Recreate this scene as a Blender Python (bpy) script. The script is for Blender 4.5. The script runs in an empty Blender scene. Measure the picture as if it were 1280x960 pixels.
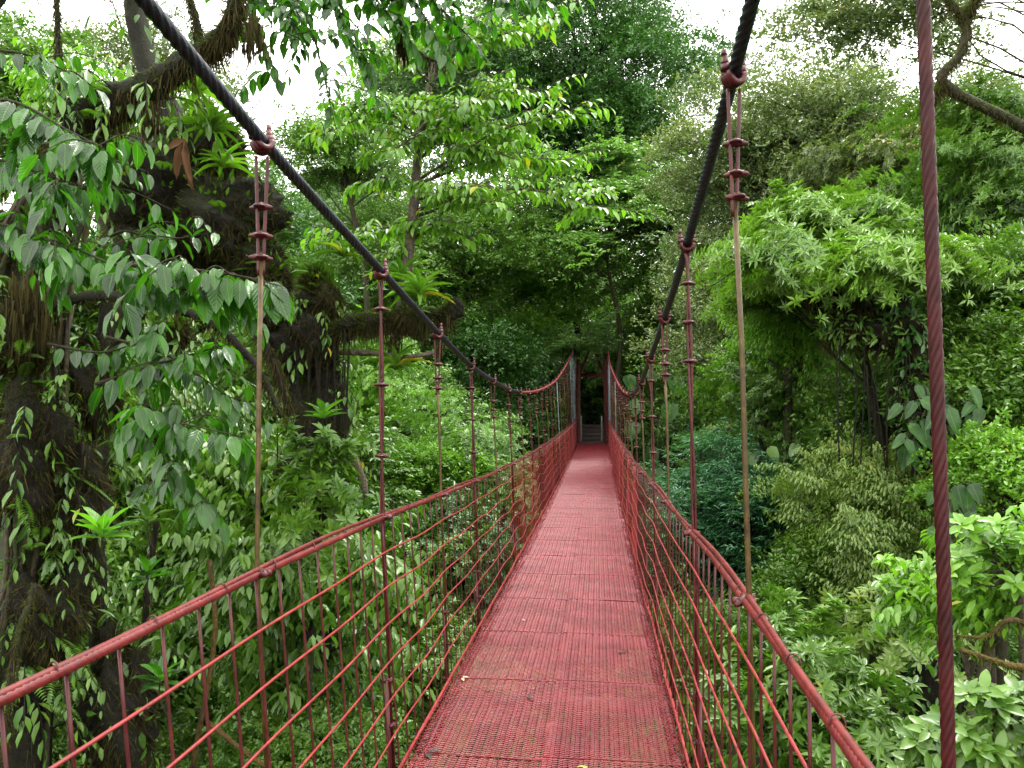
import bpy, math, random
import numpy as np
PI = math.pi
scene = bpy.context.scene
COL = scene.collection
random.seed(7)
RG = np.random.default_rng(11)

# ------------------------------------------------------------------ camera
TH = math.atan(108/1000); PH = math.atan(24/1000)
CF = np.array([-math.sin(TH)*math.cos(PH), math.cos(TH)*math.cos(PH), math.sin(PH)])
CR = np.array([math.cos(TH), math.sin(TH), 0.0])
CU = np.cross(CR, CF)
CC = np.array([0, 0, 1.6])
cam_d = bpy.data.cameras.new('camera'); cam = bpy.data.objects.new('camera', cam_d); COL.objects.link(cam)
cam.location = CC
cam.rotation_euler = (PI/2 + PH, 0, TH)
cam_d.sensor_width = 36; cam_d.lens = 36*1000/1280; cam_d.clip_start = 0.05; cam_d.clip_end = 2000
scene.camera = cam

def at(px, py, Y):
    d = CF + (px-640)/1000*CR - (py-480)/1000*CU
    return CC + d*(Y/d[1])

def ground_z(x, y):
    x = np.asarray(x, float); y = np.asarray(y, float)
    ss = lambda a, b, t: (lambda q: q*q*(3-2*q))(np.clip((t-a)/(b-a), 0, 1))
    side = np.clip((np.abs(x+0.2)-5)*0.42, 0, 14)
    valley = -9.5 + side + 0.5*np.sin(x*0.7+y*0.3) + 0.4*np.sin(y*0.55-x*0.2)
    far = -0.25 + np.clip((y-37)*0.45, 0, 11) + np.clip(np.abs(x)-6, 0, 12)*0.08
    near = -0.35 + 0*x
    t = ss(24, 31.5, y); z = valley*(1-t) + np.maximum(far, valley)*t
    t2 = 1-ss(-9, -2, y)
    return z*(1-t2) + np.maximum(near, z)*t2

# ------------------------------------------------------------------ object helpers
def tag(o, label=None, cat=None, group=None, kind=None):
    if label: o['label'] = label
    if cat: o['category'] = cat
    if group: o['group'] = group
    if kind: o['kind'] = kind
    return o

def empty(name, loc, label=None, cat=None, group=None):
    o = bpy.data.objects.new(name, None); COL.objects.link(o)
    o.location = tuple(float(v) for v in loc); o.empty_display_size = .2
    return tag(o, label, cat, group)

class MB:
    """collects vertices and faces, builds one mesh object"""
    def __init__(s): s.v = []; s.f = {3: [], 4: []}; s.n = 0; s.a = {3: [], 4: []}
    def add(s, v, f, rnd=None):
        v = np.asarray(v, float).reshape(-1, 3); f = np.asarray(f, np.int64)
        k = f.shape[1]
        s.v.append(v); s.f[k].append(f + s.n); s.n += len(v)
        s.a[k].append(np.full(len(f), 0.5) if rnd is None else np.asarray(rnd, float))
        return s.n - len(v)
    def faces_only(s, f, base, rnd=None):
        f = np.asarray(f, np.int64); s.f[f.shape[1]].append(f+base)
        s.a[f.shape[1]].append(np.full(len(f), 0.5) if rnd is None else np.asarray(rnd, float))
    def mesh(s, name, mat, smooth=True, origin=None, uv=None):
        me = bpy.data.meshes.new(name)
        V = np.concatenate(s.v) if s.v else np.zeros((0, 3))
        if origin is not None: V = V - np.asarray(origin)
        T = np.concatenate(s.f[3]) if s.f[3] else np.zeros((0, 3), np.int64)
        Q = np.concatenate(s.f[4]) if s.f[4] else np.zeros((0, 4), np.int64)
        nl = len(T)*3 + len(Q)*4
        me.vertices.add(len(V)); me.vertices.foreach_set('co', V.astype(np.float32).ravel())
        me.loops.add(nl); me.polygons.add(len(T)+len(Q))
        me.loops.foreach_set('vertex_index', np.concatenate([T.ravel(), Q.ravel()]).astype(np.int32))
        ls = np.concatenate([np.arange(len(T))*3, len(T)*3+np.arange(len(Q))*4]).astype(np.int32)
        me.polygons.foreach_set('loop_start', ls)
        me.update(calc_edges=True)
        if smooth: me.polygons.foreach_set('use_smooth', np.ones(len(T)+len(Q), bool))
        rn = np.concatenate([x for x in (s.a[3]+s.a[4])]) if (s.a[3] or s.a[4]) else np.zeros(0)
        at_ = me.attributes.new('rnd', 'FLOAT', 'FACE'); at_.data.foreach_set('value', rn.astype(np.float32))
        if uv is not None:
            L = np.concatenate([T.ravel(), Q.ravel()])
            lay = me.uv_layers.new(name='UVMap'); lay.data.foreach_set('uv', uv[L].astype(np.float32).ravel())
        me.materials.append(mat)
        return me
    def build(s, name, mat, parent=None, smooth=True, uv=None, label=None):
        org = None
        if parent is not None:
            org = world_loc(parent)
        me = s.mesh(name, mat, smooth, org, uv)
        o = bpy.data.objects.new(name, me); COL.objects.link(o)
        if parent is not None: o.parent = parent
        if label: o['label'] = label
        return o

def world_loc(o):
    p = np.zeros(3)
    while o is not None:
        p = p + np.array(o.location); o = o.parent
    return p

def frames(P):
    T = np.gradient(P, axis=0); T /= np.linalg.norm(T, axis=1, keepdims=True)+1e-12
    ref = np.array([0.0, 0, 1]) if abs(T[0][2]) < .9 else np.array([1.0, 0, 0])
    N = np.zeros_like(T); n = np.cross(T[0], ref); n /= np.linalg.norm(n)
    for i in range(len(T)):
        n = n - T[i]*np.dot(n, T[i]); n /= np.linalg.norm(n)+1e-12; N[i] = n
    return T, N, np.cross(T, N)

def tube(mb, P, R, nseg=8, lobes=0, lobe_amp=0.12, pitch=0.2, noise=0.0, caps=True, rnd=None):
    P = np.asarray(P, float); m = len(P)
    R = np.broadcast_to(np.asarray(R, float), (m,)).copy()
    T, N, B = frames(P)
    a = np.linspace(0, 2*PI, nseg, endpoint=False)
    rr = R[:, None]*np.ones((1, nseg))
    if noise: rr = rr*(1+noise*RG.standard_normal((m, nseg)))
    if lobes:
        s = np.concatenate([[0], np.cumsum(np.linalg.norm(np.diff(P, axis=0), axis=1))])
        ph = (a[None, :] - 2*PI*s[:, None]/pitch)*lobes
        rr = rr*(1 - lobe_amp + lobe_amp*np.abs(np.cos(ph/2))*1.6)
    V = P[:, None]+rr[:, :, None]*(np.cos(a)[None, :, None]*N[:, None]+np.sin(a)[None, :, None]*B[:, None])
    i = np.arange(m-1)[:, None]*nseg; j = np.arange(nseg)[None]; j2 = (j+1) % nseg
    F = np.stack([i+j, i+j2, i+nseg+j2, i+nseg+j], -1).reshape(-1, 4)
    b = mb.add(V.reshape(-1, 3), F, None if rnd is None else np.full(len(F), rnd))
    if caps:
        c = mb.add([P[0], P[-1]], np.zeros((0, 3), int))
        k = np.arange(nseg); k2 = (k+1) % nseg
        f1 = np.stack([k2, k, np.full(nseg, c-b)], -1); e = (m-1)*nseg
        f2 = np.stack([e+k, e+k2, np.full(nseg, c-b+1)], -1)
        mb.faces_only(np.concatenate([f1, f2]), b)

def box(mb, c, s, rot=None, bev=0.0):
    c = np.asarray(c, float); h = np.asarray(s, float)/2
    # bevelled box: 24 vertices
    b = min(bev, *(h*0.45)) if bev else 0
    vs = np.array([[x, y, z] for x in (-1, 1) for y in (-1, 1) for z in (-1, 1)], float)
    F = np.array([[0, 1, 3, 2], [4, 6, 7, 5], [0, 4, 5, 1], [2, 3, 7, 6], [0, 2, 6, 4], [1, 5, 7, 3]])
    if not b:
        V = vs*h
    else:
        V = []; idx = {}
        for k, v in enumerate(vs):
            for ax in range(3):
                q = v*(h-b); q[ax] = v[ax]*h[ax]; idx[(k, ax)] = len(V); V.append(q)
        V = np.array(V); FF = []; axs = [0, 0, 1, 1, 2, 2]
        for f, ax in zip(F, axs): FF.append([idx[(k, ax)] for k in f])
        for ax in range(3):
            o1, o2 = [q for q in range(3) if q != ax]
            st = [4, 2, 1][ax]
            for k in range(8):
                if not (k & st): FF.append([idx[(k, o1)], idx[(k | st, o1)], idx[(k | st, o2)], idx[(k, o2)]])
        TT = [[idx[(k, 0)], idx[(k, 1)], idx[(k, 2)]] for k in range(8)]
    if rot is not None: V = V@np.asarray(rot).T
    V = V+c
    if not b: mb.add(V, F)
    else:
        bb = mb.add(V, np.array(FF)); mb.faces_only(np.array(TT), bb)

def rotz(a): c, s = math.cos(a), math.sin(a); return np.array([[c, -s, 0], [s, c, 0], [0, 0, 1]])
def roty(a): c, s = math.cos(a), math.sin(a); return np.array([[c, 0, s], [0, 1, 0], [-s, 0, c]])
def rotx(a): c, s = math.cos(a), math.sin(a); return np.array([[1, 0, 0], [0, c, -s], [0, s, c]])

def spline(pts, n):
    pts = np.asarray(pts, float)
    if len(pts) == 2: return pts[0]+(pts[1]-pts[0])*np.linspace(0, 1, n)[:, None]
    P = np.vstack([2*pts[0]-pts[1], pts, 2*pts[-1]-pts[-2]])
    t = np.linspace(0, len(pts)-1-1e-6, n); i = t.astype(int); u = (t-i)[:, None]
    p0, p1, p2, p3 = P[i], P[i+1], P[i+2], P[i+3]
    return .5*((2*p1)+(-p0+p2)*u+(2*p0-5*p1+4*p2-p3)*u*u+(-p0+3*p1-3*p2+p3)*u**3)

# ------------------------------------------------------------------ materials
def newmat(name):
    m = bpy.data.materials.new(name); m.use_nodes = True
    nt = m.node_tree; nt.nodes.clear()
    out = nt.nodes.new('ShaderNodeOutputMaterial')
    return m, nt, out
def nd(nt, t, **k):
    n = nt.nodes.new('ShaderNode'+t)
    for a, b in k.items(): setattr(n, a, b)
    return n
def ramp(nt, stops, fac):
    r = nd(nt, 'ValToRGB'); e = r.color_ramp.elements
    while len(e) < len(stops): e.new(.5)
    for el, (p, c) in zip(e, stops): el.position = p; el.color = (*c, 1) if len(c) == 3 else c
    nt.links.new(fac, r.inputs[0]); return r
def noise(nt, scale, detail=4, rough=.55, vec=None):
    n = nd(nt, 'TexNoise'); n.inputs['Scale'].default_value = scale; n.inputs['Detail'].default_value = detail
    n.inputs['Roughness'].default_value = rough
    if vec is None:
        g = nd(nt, 'NewGeometry'); vec = g.outputs['Position']
    nt.links.new(vec, n.inputs['Vector']); return n
def mixc(nt, a, b, f, bt='MIX'):
    m = nd(nt, 'Mix', data_type='RGBA', blend_type=bt)
    for sock, v in ((m.inputs[6], a), (m.inputs[7], b), (m.inputs[0], f)):
        if isinstance(v, (tuple, list)): sock.default_value = (*v, 1) if len(v) == 3 else v
        elif isinstance(v, (int, float)): sock.default_value = v
        else: nt.links.new(v, sock)
    return m.outputs[2]

def paint(name, dark, mid, light, rough=.38, scale=14, rust=.35, moss=0, bump=.15, metallic=0.0, spec=.5):
    m, nt, out = newmat(name)
    p = nd(nt, 'BsdfPrincipled')
    n1 = noise(nt, scale, 6, .65); r1 = ramp(nt, [(.3, dark), (.5, mid), (.72, light)], n1.outputs[0])
    n2 = noise(nt, scale*4.3, 5, .7); r2 = ramp(nt, [(.56, (0, 0, 0)), (.7, (1, 1, 1))], n2.outputs[0])
    mul = nd(nt, 'Math', operation='MULTIPLY'); nt.links.new(r2.outputs[0], mul.inputs[0]); mul.inputs[1].default_value = rust
    c = mixc(nt, r1.outputs[0], (.035, .012, .010), mul.outputs[0])
    if moss:
        n3 = noise(nt, 2.2, 5, .6); r3 = ramp(nt, [(.50, (0, 0, 0)), (.66, (1, 1, 1))], n3.outputs[0])
        g = nd(nt, 'NewGeometry'); sx = nd(nt, 'SeparateXYZ'); nt.links.new(g.outputs['Position'], sx.inputs[0])
        mr = nd(nt, 'MapRange'); nt.links.new(sx.outputs[1], mr.inputs[0])
        mr.inputs[1].default_value = 5.4; mr.inputs[2].default_value = 3.2; mr.inputs[3].default_value = .08; mr.inputs[4].default_value = 1
        m3 = nd(nt, 'Math', operation='MULTIPLY'); nt.links.new(r3.outputs[0], m3.inputs[0]); nt.links.new(mr.outputs[0], m3.inputs[1])
        m4 = nd(nt, 'Math', operation='MULTIPLY'); nt.links.new(m3.outputs[0], m4.inputs[0]); m4.inputs[1].default_value = moss
        c = mixc(nt, c, (.10, .105, .018), m4.outputs[0])
    nt.links.new(c, p.inputs['Base Color'])
    rr = ramp(nt, [(.3, (rough-.12,)*3), (.75, (rough+.2,)*3)], n2.outputs[0]); nt.links.new(rr.outputs[0], p.inputs['Roughness'])
    p.inputs['Metallic'].default_value = metallic
    p.inputs['Specular IOR Level'].default_value = spec
    b = nd(nt, 'Bump'); b.inputs['Strength'].default_value = bump; b.inputs['Distance'].default_value = .004
    nt.links.new(n2.outputs[0], b.inputs['Height']); nt.links.new(b.outputs[0], p.inputs['Normal'])
    nt.links.new(p.outputs[0], out.inputs[0]); return m

M = {}
M['red'] = paint('red_steel_paint', (.026, .0035, .0035), (.050, .006, .006), (.082, .012, .011), rough=.40, spec=.32, rust=.6)
M['dark_red'] = paint('dark_red_rope_paint', (.016, .002, .002), (.032, .004, .004), (.055, .008, .008), rough=.5, spec=.2, rust=.6)
M['rope'] = paint('red_rope_paint', (.05, .006, .006), (.10, .010, .010), (.15, .02, .02), rough=.36, spec=.4, rust=.6)
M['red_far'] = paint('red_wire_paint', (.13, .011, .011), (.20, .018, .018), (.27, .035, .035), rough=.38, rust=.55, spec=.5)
M['deck'] = paint('red_deck_paint', (.120, .0075, .012), (.160, .0105, .016), (.215, .019, .026), rough=.40, scale=5, rust=.22, moss=.15, spec=.42)
M['tower'] = paint('dark_red_tower_paint', (.045, .007, .006), (.075, .010, .009), (.105, .017, .015), rough=.5)
M['black'] = paint('black_cable_rubber', (.006, .007, .011), (.011, .013, .021), (.02, .025, .04), rough=.34, rust=0, bump=.3, spec=.4)
M['gold'] = paint('yellow_zinc_rod', (.03, .018, .004), (.062, .038, .008), (.10, .066, .018), rough=.4, scale=22, rust=.35, metallic=.35)
M['zinc'] = paint('galvanised_steel', (.10, .115, .13), (.16, .18, .20), (.22, .24, .26), rough=.45, rust=.1, metallic=.2)
M['concrete'] = paint('damp_concrete', (.018, .010, .010), (.035, .02, .019), (.055, .035, .033), rough=.6, scale=6, rust=.25)
M['pale'] = paint('pale_painted_post', (.14, .12, .115), (.19, .17, .16), (.24, .21, .2), rough=.5, rust=.1)

def barkmat(name, c1, c2, moss, mossamt=.55, scale=9):
    m, nt, out = newmat(name); p = nd(nt, 'BsdfPrincipled')
    mp = nd(nt, 'Mapping'); g = nd(nt, 'NewGeometry'); nt.links.new(g.outputs['Position'], mp.inputs[0]); mp.inputs['Scale'].default_value = (1, 1, .3)
    n1 = noise(nt, scale, 8, .7, mp.outputs[0]); r1 = ramp(nt, [(.3, c1), (.7, c2)], n1.outputs[0])
    n2 = noise(nt, 3.1, 6, .7); r2 = ramp(nt, [(.62-mossamt*.35, (0, 0, 0)), (.72-mossamt*.2, (1, 1, 1))], n2.outputs[0])
    c = mixc(nt, r1.outputs[0], moss, r2.outputs[0])
    n3 = noise(nt, 38, 6, .7)
    r3 = ramp(nt, [(.3, (.35,)*3), (.7, (1.4,)*3)], n3.outputs[0])
    c = mixc(nt, c, r3.outputs[0], 1.0, 'MULTIPLY')
    nt.links.new(c, p.inputs['Base Color']); p.inputs['Roughness'].default_value = .85; p.inputs['Specular IOR Level'].default_value = .2
    b = nd(nt, 'Bump'); b.inputs['Strength'].default_value = 1; b.inputs['Distance'].default_value = .03
    nt.links.new(n3.outputs[0], b.inputs['Height']); nt.links.new(b.outputs[0], p.inputs['Normal'])
    nt.links.new(p.outputs[0], out.inputs[0]); return m
M['bark'] = barkmat('mossy_bark', (.018, .013, .009), (.06, .045, .032), (.035, .045, .012))
M['bark_pale'] = barkmat('pale_lichen_bark', (.05, .04, .03), (.16, .13, .10), (.09, .085, .025), .45)
M['bark_dark'] = barkmat('dark_wet_bark', (.006, .005, .004), (.022, .016, .012), (.016, .019, .006), .6)
M['soil'] = barkmat('forest_soil', (.010, .008, .005), (.03, .022, .014), (.014, .022, .006), .8, 2)
M['orange_moss'] = barkmat('rusty_moss_bark', (.035, .022, .012), (.09, .055, .025), (.10, .065, .015), .8)

def leafmat(name, c1, c2, rough=.33, trans=.35, yellow=.0, yc=(.35, .30, .03), spec=.52, veins=False, tc=(1.5, 1.9, .5), coat=0):
    m, nt, out = newmat(name); p = nd(nt, 'BsdfPrincipled')
    a = nd(nt, 'Attribute', attribute_name='rnd')
    st = [(0.0, c1), (.9, c2)]
    if yellow: st = [(0.0, c1), (1-yellow-.02, c2), (1-yellow+.01, yc)]
    r = ramp(nt, st, a.outputs['Fac']); c = r.outputs[0]
    if veins:
        uv = nd(nt, 'UVMap'); s = nd(nt, 'SeparateXYZ'); nt.links.new(uv.outputs[0], s.inputs[0])
        ab = nd(nt, 'Math', operation='ABSOLUTE'); nt.links.new(s.outputs[1], ab.inputs[0])
        k = nd(nt, 'Math', operation='MULTIPLY_ADD'); nt.links.new(s.outputs[0], k.inputs[0]); k.inputs[1].default_value = 52
        q = nd(nt, 'Math', operation='MULTIPLY'); nt.links.new(ab.outputs[0], q.inputs[0]); q.inputs[1].default_value = -34
        nt.links.new(q.outputs[0], k.inputs[2])
        sn = nd(nt, 'Math', operation='SINE'); nt.links.new(k.outputs[0], sn.inputs[0])
        mid = nd(nt, 'MapRange'); nt.links.new(ab.outputs[0], mid.inputs[0]); mid.inputs[1].default_value = .0; mid.inputs[2].default_value = .05
        mid.inputs[3].default_value = .55; mid.inputs[4].default_value = 0
        c = mixc(nt, c, (c2[0]*2+.03, c2[1]*1.7+.03, c2[2]*2), mid.outputs[0])
        sp = noise(nt, 55, 3, .6); spr = ramp(nt, [(.66, (0, 0, 0)), (.74, (.75, .75, .75))], sp.outputs[0])
        c = mixc(nt, c, (c2[0]*1.6+.02, c2[1]*.75, c2[2]), spr.outputs[0])
        sp2 = noise(nt, 7, 2, .5); spr2 = ramp(nt, [(.35, (.6, .6, .6)), (.68, (1.25, 1.25, 1.1))], sp2.outputs[0]); c = mixc(nt, c, spr2.outputs[0], 1.0, 'MULTIPLY')
        b = nd(nt, 'Bump'); b.inputs['Strength'].default_value = .22; b.inputs['Distance'].default_value = .004
        nt.links.new(sn.outputs[0], b.inputs['Height']); nt.links.new(b.outputs[0], p.inputs['Normal'])
    nt.links.new(c, p.inputs['Base Color']); p.inputs['Roughness'].default_value = rough; p.inputs['Specular IOR Level'].default_value = spec
    t = nd(nt, 'BsdfTranslucent'); tcol = mixc(nt, c, tc, 1.0, 'MULTIPLY'); nt.links.new(tcol, t.inputs[0])
    mx = nd(nt, 'MixShader'); mx.inputs[0].default_value = trans
    nt.links.new(p.outputs[0], mx.inputs[1]); nt.links.new(t.outputs[0], mx.inputs[2]); nt.links.new(mx.outputs[0], out.inputs[0]); return m
L = {}
L['hazy'] = leafmat('haze_tinted_far_leaf', (0.0495, 0.1100, 0.0385), (0.1430, 0.2365, 0.0880), rough=.4, trans=0.25)  # distance haze put into the leaf colour as a paler tint
L['whorl'] = leafmat('whorled_leaf', (.05, .13, .012), (.17, .30, .04), rough=.32, trans=.22)
L['big'] = leafmat('large_glossy_leaf', (0.0115, 0.0500, 0.0064), (0.0460, 0.1550, 0.0128), rough=.24, trans=.45, veins=True, spec=.6)
L['bright'] = leafmat('bright_green_leaf', (0.0650, 0.1700, 0.0150), (0.1700, 0.3300, 0.0350), rough=.34, trans=0.28, yellow=.01)
L['green'] = leafmat('mid_green_leaf', (0.0344, 0.0978, 0.0110), (0.1125, 0.2185, 0.0230), rough=.36, trans=0.22, yellow=.006)
L['dark'] = leafmat('deep_green_leaf', (0.0144, 0.0576, 0.0096), (0.0504, 0.1380, 0.0180), rough=.36, trans=0.20)
L['blue'] = leafmat('blue_green_leaf', (0.0275, 0.1045, 0.0495), (0.0770, 0.2090, 0.0935), rough=.4, trans=0.18)
L['olive'] = leafmat('olive_leaf', (0.0460, 0.0862, 0.0322), (0.1610, 0.2070, 0.0690), rough=.27, trans=0.20, yellow=.10, yc=(.30, .27, .035))
L['pale'] = leafmat('pale_green_leaf', (0.0759, 0.1650, 0.0484), (0.2024, 0.3410, 0.0968), rough=.36, trans=0.22)
L['yellow'] = leafmat('yellow_green_leaf', (0.0770, 0.1430, 0.0275), (0.2090, 0.2970, 0.0660), rough=.38, trans=0.25, yellow=.05)
L['fresh'] = leafmat('fresh_lime_leaf', (.045, .15, .018), (.11, .26, .03), rough=.35, trans=.42, veins=True)
L['moss'] = leafmat('hanging_moss', (.010, .010, .004), (.062, .052, .020), rough=.9, trans=.3, spec=.05, tc=(1.3, 1.2, .6))
L['mossgreen'] = leafmat('green_moss', (.018, .024, .005), (.075, .095, .016), rough=.9, trans=.3, spec=.05)
L['deadleaf'] = leafmat('dry_brown_leaf', (.05, .025, .012), (.16, .08, .035), rough=.7, trans=.2, spec=.2, tc=(1.2, 1, .7))
L['debris'] = leafmat('fallen_leaf', (.010, .006, .004), (.03, .02, .008), rough=.6, trans=.1)

# ------------------------------------------------------------------ leaves
def _tpl(kind):
    if kind == 'S':      # small: folded rhombus
        v = [(0, 0, 0), (.45, -.5, .10), (1, 0, -.10), (.45, .5, .10)]; f = [(0, 1, 2), (0, 2, 3)]
    elif kind == 'M':
        v = [(0, 0, 0), (.28, -.44, .05), (.28, .44, .05), (.66, -.38, .02), (.66, .38, .02), (1, 0, -.16), (.3, 0, -.03), (.66, 0, -.06)]
        f = [(0, 1, 6), (0, 6, 2), (1, 3, 7), (1, 7, 6), (6, 7, 4), (6, 4, 2), (3, 5, 7), (7, 5, 4)]
    elif kind in ('B', 'H', 'R'):
        us = [0, .06, .18, .34, .52, .70, .84, .94, 1.0]
        if kind == 'B': w = [0, .16, .36, .49, .50, .41, .26, .11, 0]
        elif kind == 'H': w = [.12, .44, .52, .50, .44, .34, .22, .10, 0]
        else: w = [.30, .42, .5, .5, .47, .40, .30, .18, 0]
        v = []; f = []
        for i, (u, q) in enumerate(zip(us, w)):
            droop = -.22*u*u+.05*u if kind != 'R' else .35*u-.75*u*u
            uu = u if not (kind == 'H' and i == 0) else -.1
            wav = .02*math.sin(i*2.4)
            v += [(uu, -q, droop+.16*q+wav), (u, 0, droop-.01), (uu, q, droop+.16*q-wav)]
        for i in range(len(us)-1):
            a = i*3
            f += [(a, a+3, a+4), (a, a+4, a+1), (a+1, a+4, a+5), (a+1, a+5, a+2)]
    elif kind == 'N':    # narrow hanging blade of moss
        v = [(0, -.5, 0), (0, .5, 0), (.55, .35, .0), (.5, -.4, .0), (1, 0, 0)]; f = [(0, 1, 2), (0, 2, 3), (3, 2, 4)]
    return np.array(v, float), np.array(f, np.int64)
TPL = {k: _tpl(k) for k in 'SMBHRN'}
def unit(a): return a/(np.linalg.norm(a, axis=-1, keepdims=True)+1e-9)

class Leaves:
    def __init__(s): s.P = []; s.D = []; s.N = []; s.L = []; s.W = []; s.R = []
    def add(s, P, D, N, Ln, W, R):
        P = np.atleast_2d(P); n = len(P)
        s.P.append(P); s.D.append(np.broadcast_to(D, (n, 3))); s.N.append(np.broadcast_to(N, (n, 3)))
        s.L.append(np.broadcast_to(Ln, (n,))); s.W.append(np.broadcast_to(W, (n,))); s.R.append(np.broadcast_to(R, (n,)))
    def count(s): return sum(len(p) for p in s.P)
    def build(s, name, mat, parent, kind='S', uv=False, label=None):
        if not s.P: return None
        P = np.concatenate(s.P); D = unit(np.concatenate(s.D)); N = np.concatenate(s.N)
        Ln = np.concatenate(s.L); W = np.concatenate(s.W); R = np.clip(np.concatenate(s.R), 0, 1)
        if len(P) > 8 and not (parent is not None and parent.name.startswith(('slender', 'overhanging'))):      # plants keep clear of the walkway
            inside = (P[:, 0] > -1.22) & (P[:, 0] < .66) & (P[:, 1] < 31.4) & (P[:, 2] > -.5) & (P[:, 2] < 4.2)
            m_ = ~inside; P, D, N, Ln, W, R = P[m_], D[m_], N[m_], Ln[m_], W[m_], R[m_]
        S = unit(np.cross(N, D)); N = np.cross(D, S)
        v, f = TPL[kind]; n = len(P); m = len(v)
        V = P[:, None]+D[:, None]*(v[None, :, 0:1]*Ln[:, None, None])+S[:, None]*(v[None, :, 1:2]*W[:, None, None])+N[:, None]*(v[None, :, 2:3]*Ln[:, None, None])
        F = (f[None]+(np.arange(n)*m)[:, None, None]).reshape(-1, 3)
        mb = MB(); mb.add(V.reshape(-1, 3), F, np.repeat(R, len(f)))
        u = None
        if uv: u = np.tile(np.stack([v[:, 0], v[:, 1]], 1), (n, 1))
        return mb.build(name, mat, parent, smooth=True, uv=u, label=label)

def rdir(n, zmin=-1, zmax=1):
    z = RG.uniform(zmin, zmax, n); a = RG.uniform(0, 2*PI, n); r = np.sqrt(1-z*z)
    return np.stack([r*np.cos(a), r*np.sin(a), z], 1)
UP = np.array([0, 0, 1.0])

def twig_leaves(lv, tips, axes, style, ll, asp, crnd, k=7):
    """leaves around every twig tip; vectorised"""
    n = len(tips)
    axes = unit(axes)
    if style == 'rosette':
        a1 = unit(np.cross(axes, rdir(n))); a2 = np.cross(axes, a1); k = 8
        for i in range(k):
            a = 2*PI*i/k*1.0 + RG.uniform(-.35, .35, n); el = RG.uniform(.05, .55, n)
            d = (np.cos(a)[:, None]*a1+np.sin(a)[:, None]*a2)*np.cos(el)[:, None]+axes*np.sin(el)[:, None]
            l = ll*RG.uniform(.7, 1.15, n)
            lv.add(tips-axes*RG.uniform(0, ll*.25, n)[:, None], d, axes+.35*rdir(n), l, l*asp, .55*crnd+.45*RG.random(n))
    elif style == 'droop':
        t = unit(axes*np.array([1, 1, .35])); s = unit(np.cross(t, UP))
        for i in range(k):
            sg = 1 if i % 2 else -1
            o = tips-t*(i*ll*.36)[..., None] if False else tips-t*(i*ll*.34)
            dr = RG.uniform(.35, 1.2, n)[:, None]
            d = s*sg*RG.uniform(.3, .8, n)[:, None]+t*RG.uniform(.2, .7, n)[:, None]-UP*dr
            nn = UP*.9+s*sg*.5+t*.4+.35*rdir(n)
            l = ll*RG.uniform(.7, 1.2, n)
            lv.add(o-UP*(.03*i*i*ll), d, nn, l, l*asp, .5*crnd+.5*RG.random(n))
    elif style == 'flat':      # layered horizontal sprays
        t = unit(axes*np.array([1, 1, .12])); s = unit(np.cross(t, UP))
        for i in range(k):
            sg = 1 if i % 2 else -1
            d = s*sg*RG.uniform(.4, 1, n)[:, None]+t*RG.uniform(.3, 1., n)[:, None]-UP*RG.uniform(-.1, .5, n)[:, None]
            l = ll*RG.uniform(.65, 1.2, n)
            lv.add(tips-t*(i*ll*.3)+.12*ll*rdir(n), d, UP+.6*rdir(n), l, l*asp, .55*crnd+.45*RG.random(n))
    else:                      # loose
        for i in range(k):
            d = axes*.5+rdir(n, -.8, .8); l = ll*RG.uniform(.6, 1.25, n)
            lv.add(tips+rdir(n)*ll*RG.uniform(.1, 1., n)[:, None], d, UP*.7+axes*.5+.9*rdir(n), l, l*asp, .5*crnd+.5*RG.random(n))

def clump_centres(C, Rv, nc, zmin=-.45, lob=.25, fill=.5):
    ph = RG.uniform(0, 2*PI, 3)
    c = []
    cr_min = 1.15/math.sqrt(nc)
    tries = 0
    while len(c) < nc and tries < nc*60:
        tries += 1
        d = rdir(1, zmin, 1)[0]
        az = math.atan2(d[1], d[0])
        m = 1+lob*math.sin(2*az+ph[0])*.6+lob*math.sin(3*az+ph[1]+3*d[2])*.6+lob*.5*math.sin(5*d[2]+ph[2])
        r = (fill+(1-fill)*RG.random()**.5)*m
        q = d*r
        if all(np.linalg.norm(q-o) > cr_min*.62 for o in c) or tries > nc*40: c.append(q)
    return C+np.array(c)*Rv

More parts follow.
